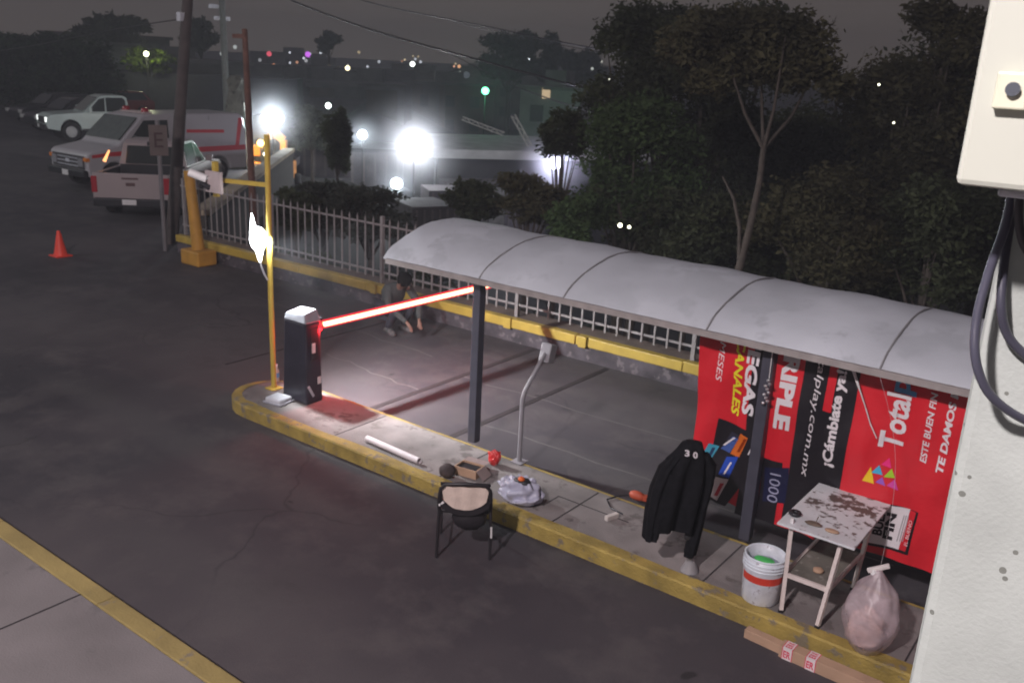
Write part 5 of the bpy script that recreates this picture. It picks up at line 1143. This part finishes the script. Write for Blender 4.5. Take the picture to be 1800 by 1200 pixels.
# ---------------------------------------------------------------- crouching person
def skin(name, pts, edges, rad, mat, parent, sub=2, roots=(0,)):
    me = bpy.data.meshes.new(name); me.from_pydata(pts, edges, []); me.update(); o = bpy.data.objects.new(name, me); col.objects.link(o); o.parent = parent
    md = o.modifiers.new('skin', 'SKIN'); md.use_smooth_shade = True
    for i, r in enumerate(rad):
        sv = me.skin_vertices[0].data[i]; sv.radius = (r, r) if not isinstance(r, tuple) else r; sv.use_root = i in roots
    ss = o.modifiers.new('sub', 'SUBSURF'); ss.levels = sub; ss.render_levels = sub; me.materials.append(mat); return o
pe = thing('person', (-9.78, 10.10, 0), 'person crouching over the lane in a dark sweater, seen behind the glowing boom', 'person', rz=-.25); pe.scale = (1.1, 1.1, 1.1)
J = dict(pelvis=(-.16, 0, .33), belly=(-.10, 0, .47), chest=(.02, 0, .63), neck=(.16, 0, .74), headb=(.20, 0, .76), head=(.28, 0, .80),
         hl=(-.15, .10, .32), kl=(.24, .19, .47), al=(-.02, .15, .09), hr=(-.15, -.10, .32), kr=(.28, -.15, .42), ar=(.02, -.13, .09),
         tl=(.15, .17, .03), tr=(.19, -.14, .03), sl=(.04, .17, .68), el=(.26, .24, .47), wl=(.46, .12, .28), sr=(.04, -.17, .67), er=(.25, -.24, .46), wr=(.47, -.09, .27),
         pl=(.51, .10, .23), pr=(.52, -.07, .22))
sk = pm('skin', (.20, .11, .08), .6, var=.08)
names = list(J); ix = {n: i for i, n in enumerate(names)}; pts = [J[n] for n in names]
E_ = [('pelvis', 'belly'), ('belly', 'chest'), ('chest', 'neck'), ('neck', 'headb'), ('headb', 'head'), ('pelvis', 'hl'), ('hl', 'kl'), ('kl', 'al'), ('al', 'tl'), ('pelvis', 'hr'), ('hr', 'kr'), ('kr', 'ar'), ('ar', 'tr'),
      ('chest', 'sl'), ('sl', 'el'), ('el', 'wl'), ('wl', 'pl'), ('chest', 'sr'), ('sr', 'er'), ('er', 'wr'), ('wr', 'pr')]
rad = dict(pelvis=.12, belly=.12, chest=.13, neck=.05, headb=.06, head=.095, hl=.08, kl=.055, al=.035, hr=.08, kr=.055, ar=.035, tl=.03, tr=.03, sl=.055, el=.036, wl=.024, sr=.055, er=.036, wr=.024, pl=.030, pr=.030)
edges = [(ix[a], ix[b]) for a, b in E_]; R2 = [rad[n] * (.72 if n not in ('head', 'headb', 'neck', 'pl', 'pr', 'wl', 'wr') else 1) for n in names]
for side, pn_ in ((1, 'pl'), (-1, 'pr')):
    p0 = Vector(J[pn_])
    for i, (dx, dy, dz, L_) in enumerate(((.6, -.5, -.7, .07), (.75, -.2, -.7, .08), (.75, .05, -.75, .082), (.7, .3, -.75, .075), (.2, .9 * -1, -.4, .055))):
        d = Vector((dx, dy * side, dz)).normalized(); a = p0 + d * L_ * .55; b = a + (d + Vector((-.2, 0, -.6))).normalized() * L_ * .5
        pts += [tuple(a), tuple(b)]; R2 += [.009, .007]; edges += [(ix[pn_], len(pts) - 2), (len(pts) - 2, len(pts) - 1)]
body = skin('body', pts, edges, R2, sk, pe)
def sub(nm, keys, ed, sc_, mat, tweak=None):
    ii = {n: i for i, n in enumerate(keys)}; skin(nm, [J[n] for n in keys], [(ii[a], ii[b]) for a, b in ed], [rad[n] * sc_ + .014 for n in keys], mat, pe)
sub('sweater', ['chest', 'belly', 'neck', 'sl', 'el', 'wl', 'sr', 'er', 'wr', 'pelvis'], [('chest', 'belly'), ('belly', 'pelvis'), ('chest', 'neck'), ('chest', 'sl'), ('sl', 'el'), ('el', 'wl'), ('chest', 'sr'), ('sr', 'er'), ('er', 'wr')], 1.08, pm('sweater', (.05, .055, .055), .9, var=.25, scale=12))
sub('trousers', ['pelvis', 'hl', 'kl', 'al', 'hr', 'kr', 'ar'], [('pelvis', 'hl'), ('hl', 'kl'), ('kl', 'al'), ('pelvis', 'hr'), ('hr', 'kr'), ('kr', 'ar')], 1.1, pm('trousers', (.035, .035, .05), .9, var=.2, scale=12))
for a, b in (('al', 'tl'), ('ar', 'tr')):
    A, B = Vector(J[a]), Vector(J[b]); k = MB(); k.tube([A + Vector((-.06, 0, -.045)), A + Vector((.02, 0, -.03)), B + Vector((.0, 0, .005)), B + Vector((.05, 0, 0))], [.035, .052, .042, .018], 12); k.build('shoe', pm('shoe', (.12, .11, .11), .6, c2=(.05, .05, .05), thr=.5), pe)
HM = pm('hair', (.004, .003, .003), .9); HM.node_tree.nodes['Principled BSDF'].inputs['Specular IOR Level'].default_value = .05
k = MB(); k.ico((.255, 0, .835), .115, 3, 1.0, .92, .95, wob=.04); 
k.build('hair', HM, pe)
hd = Vector(J['head'])
k = MB(); k.ico(hd + Vector((.088, 0, -.055)), .018, 1, 1, .8, 1.1); k.build('nose', sk, body)
for s in (-1, 1):
    k = MB(); k.ico(hd + Vector((.078, s * .035, -.025)), .012, 1); k.build('eye', pm('eye', (.05, .04, .04), .2), body)
    k = MB(); k.ico(hd + Vector((.0, s * .095, -.03)), .025, 1, .6, .35, 1); k.build('ear', sk, body)
k = MB(); k.bar(hd + Vector((.07, -.025, -.082)), hd + Vector((.07, .025, -.082)), .01, .006); k.build('mouth', pm('lips', (.25, .09, .08), .5), body)

# ---------------------------------------------------------------- haze
hz = MB(); hz.bb(-330, 60, -25, 330, -8, 18.5); ho = hz.build('haze', None, kind='stuff')
m = bpy.data.materials.new('haze'); m.use_nodes = True; n = m.node_tree; n.nodes.remove(n.nodes['Principled BSDF'])
pv = n.nodes.new('ShaderNodeVolumePrincipled'); pv.inputs['Color'].default_value = (.8, .85, .95, 1); pv.inputs['Density'].default_value = .0022; n.links.new(pv.outputs[0], n.nodes['Material Output'].inputs['Volume'])
ho.data.materials.append(m)
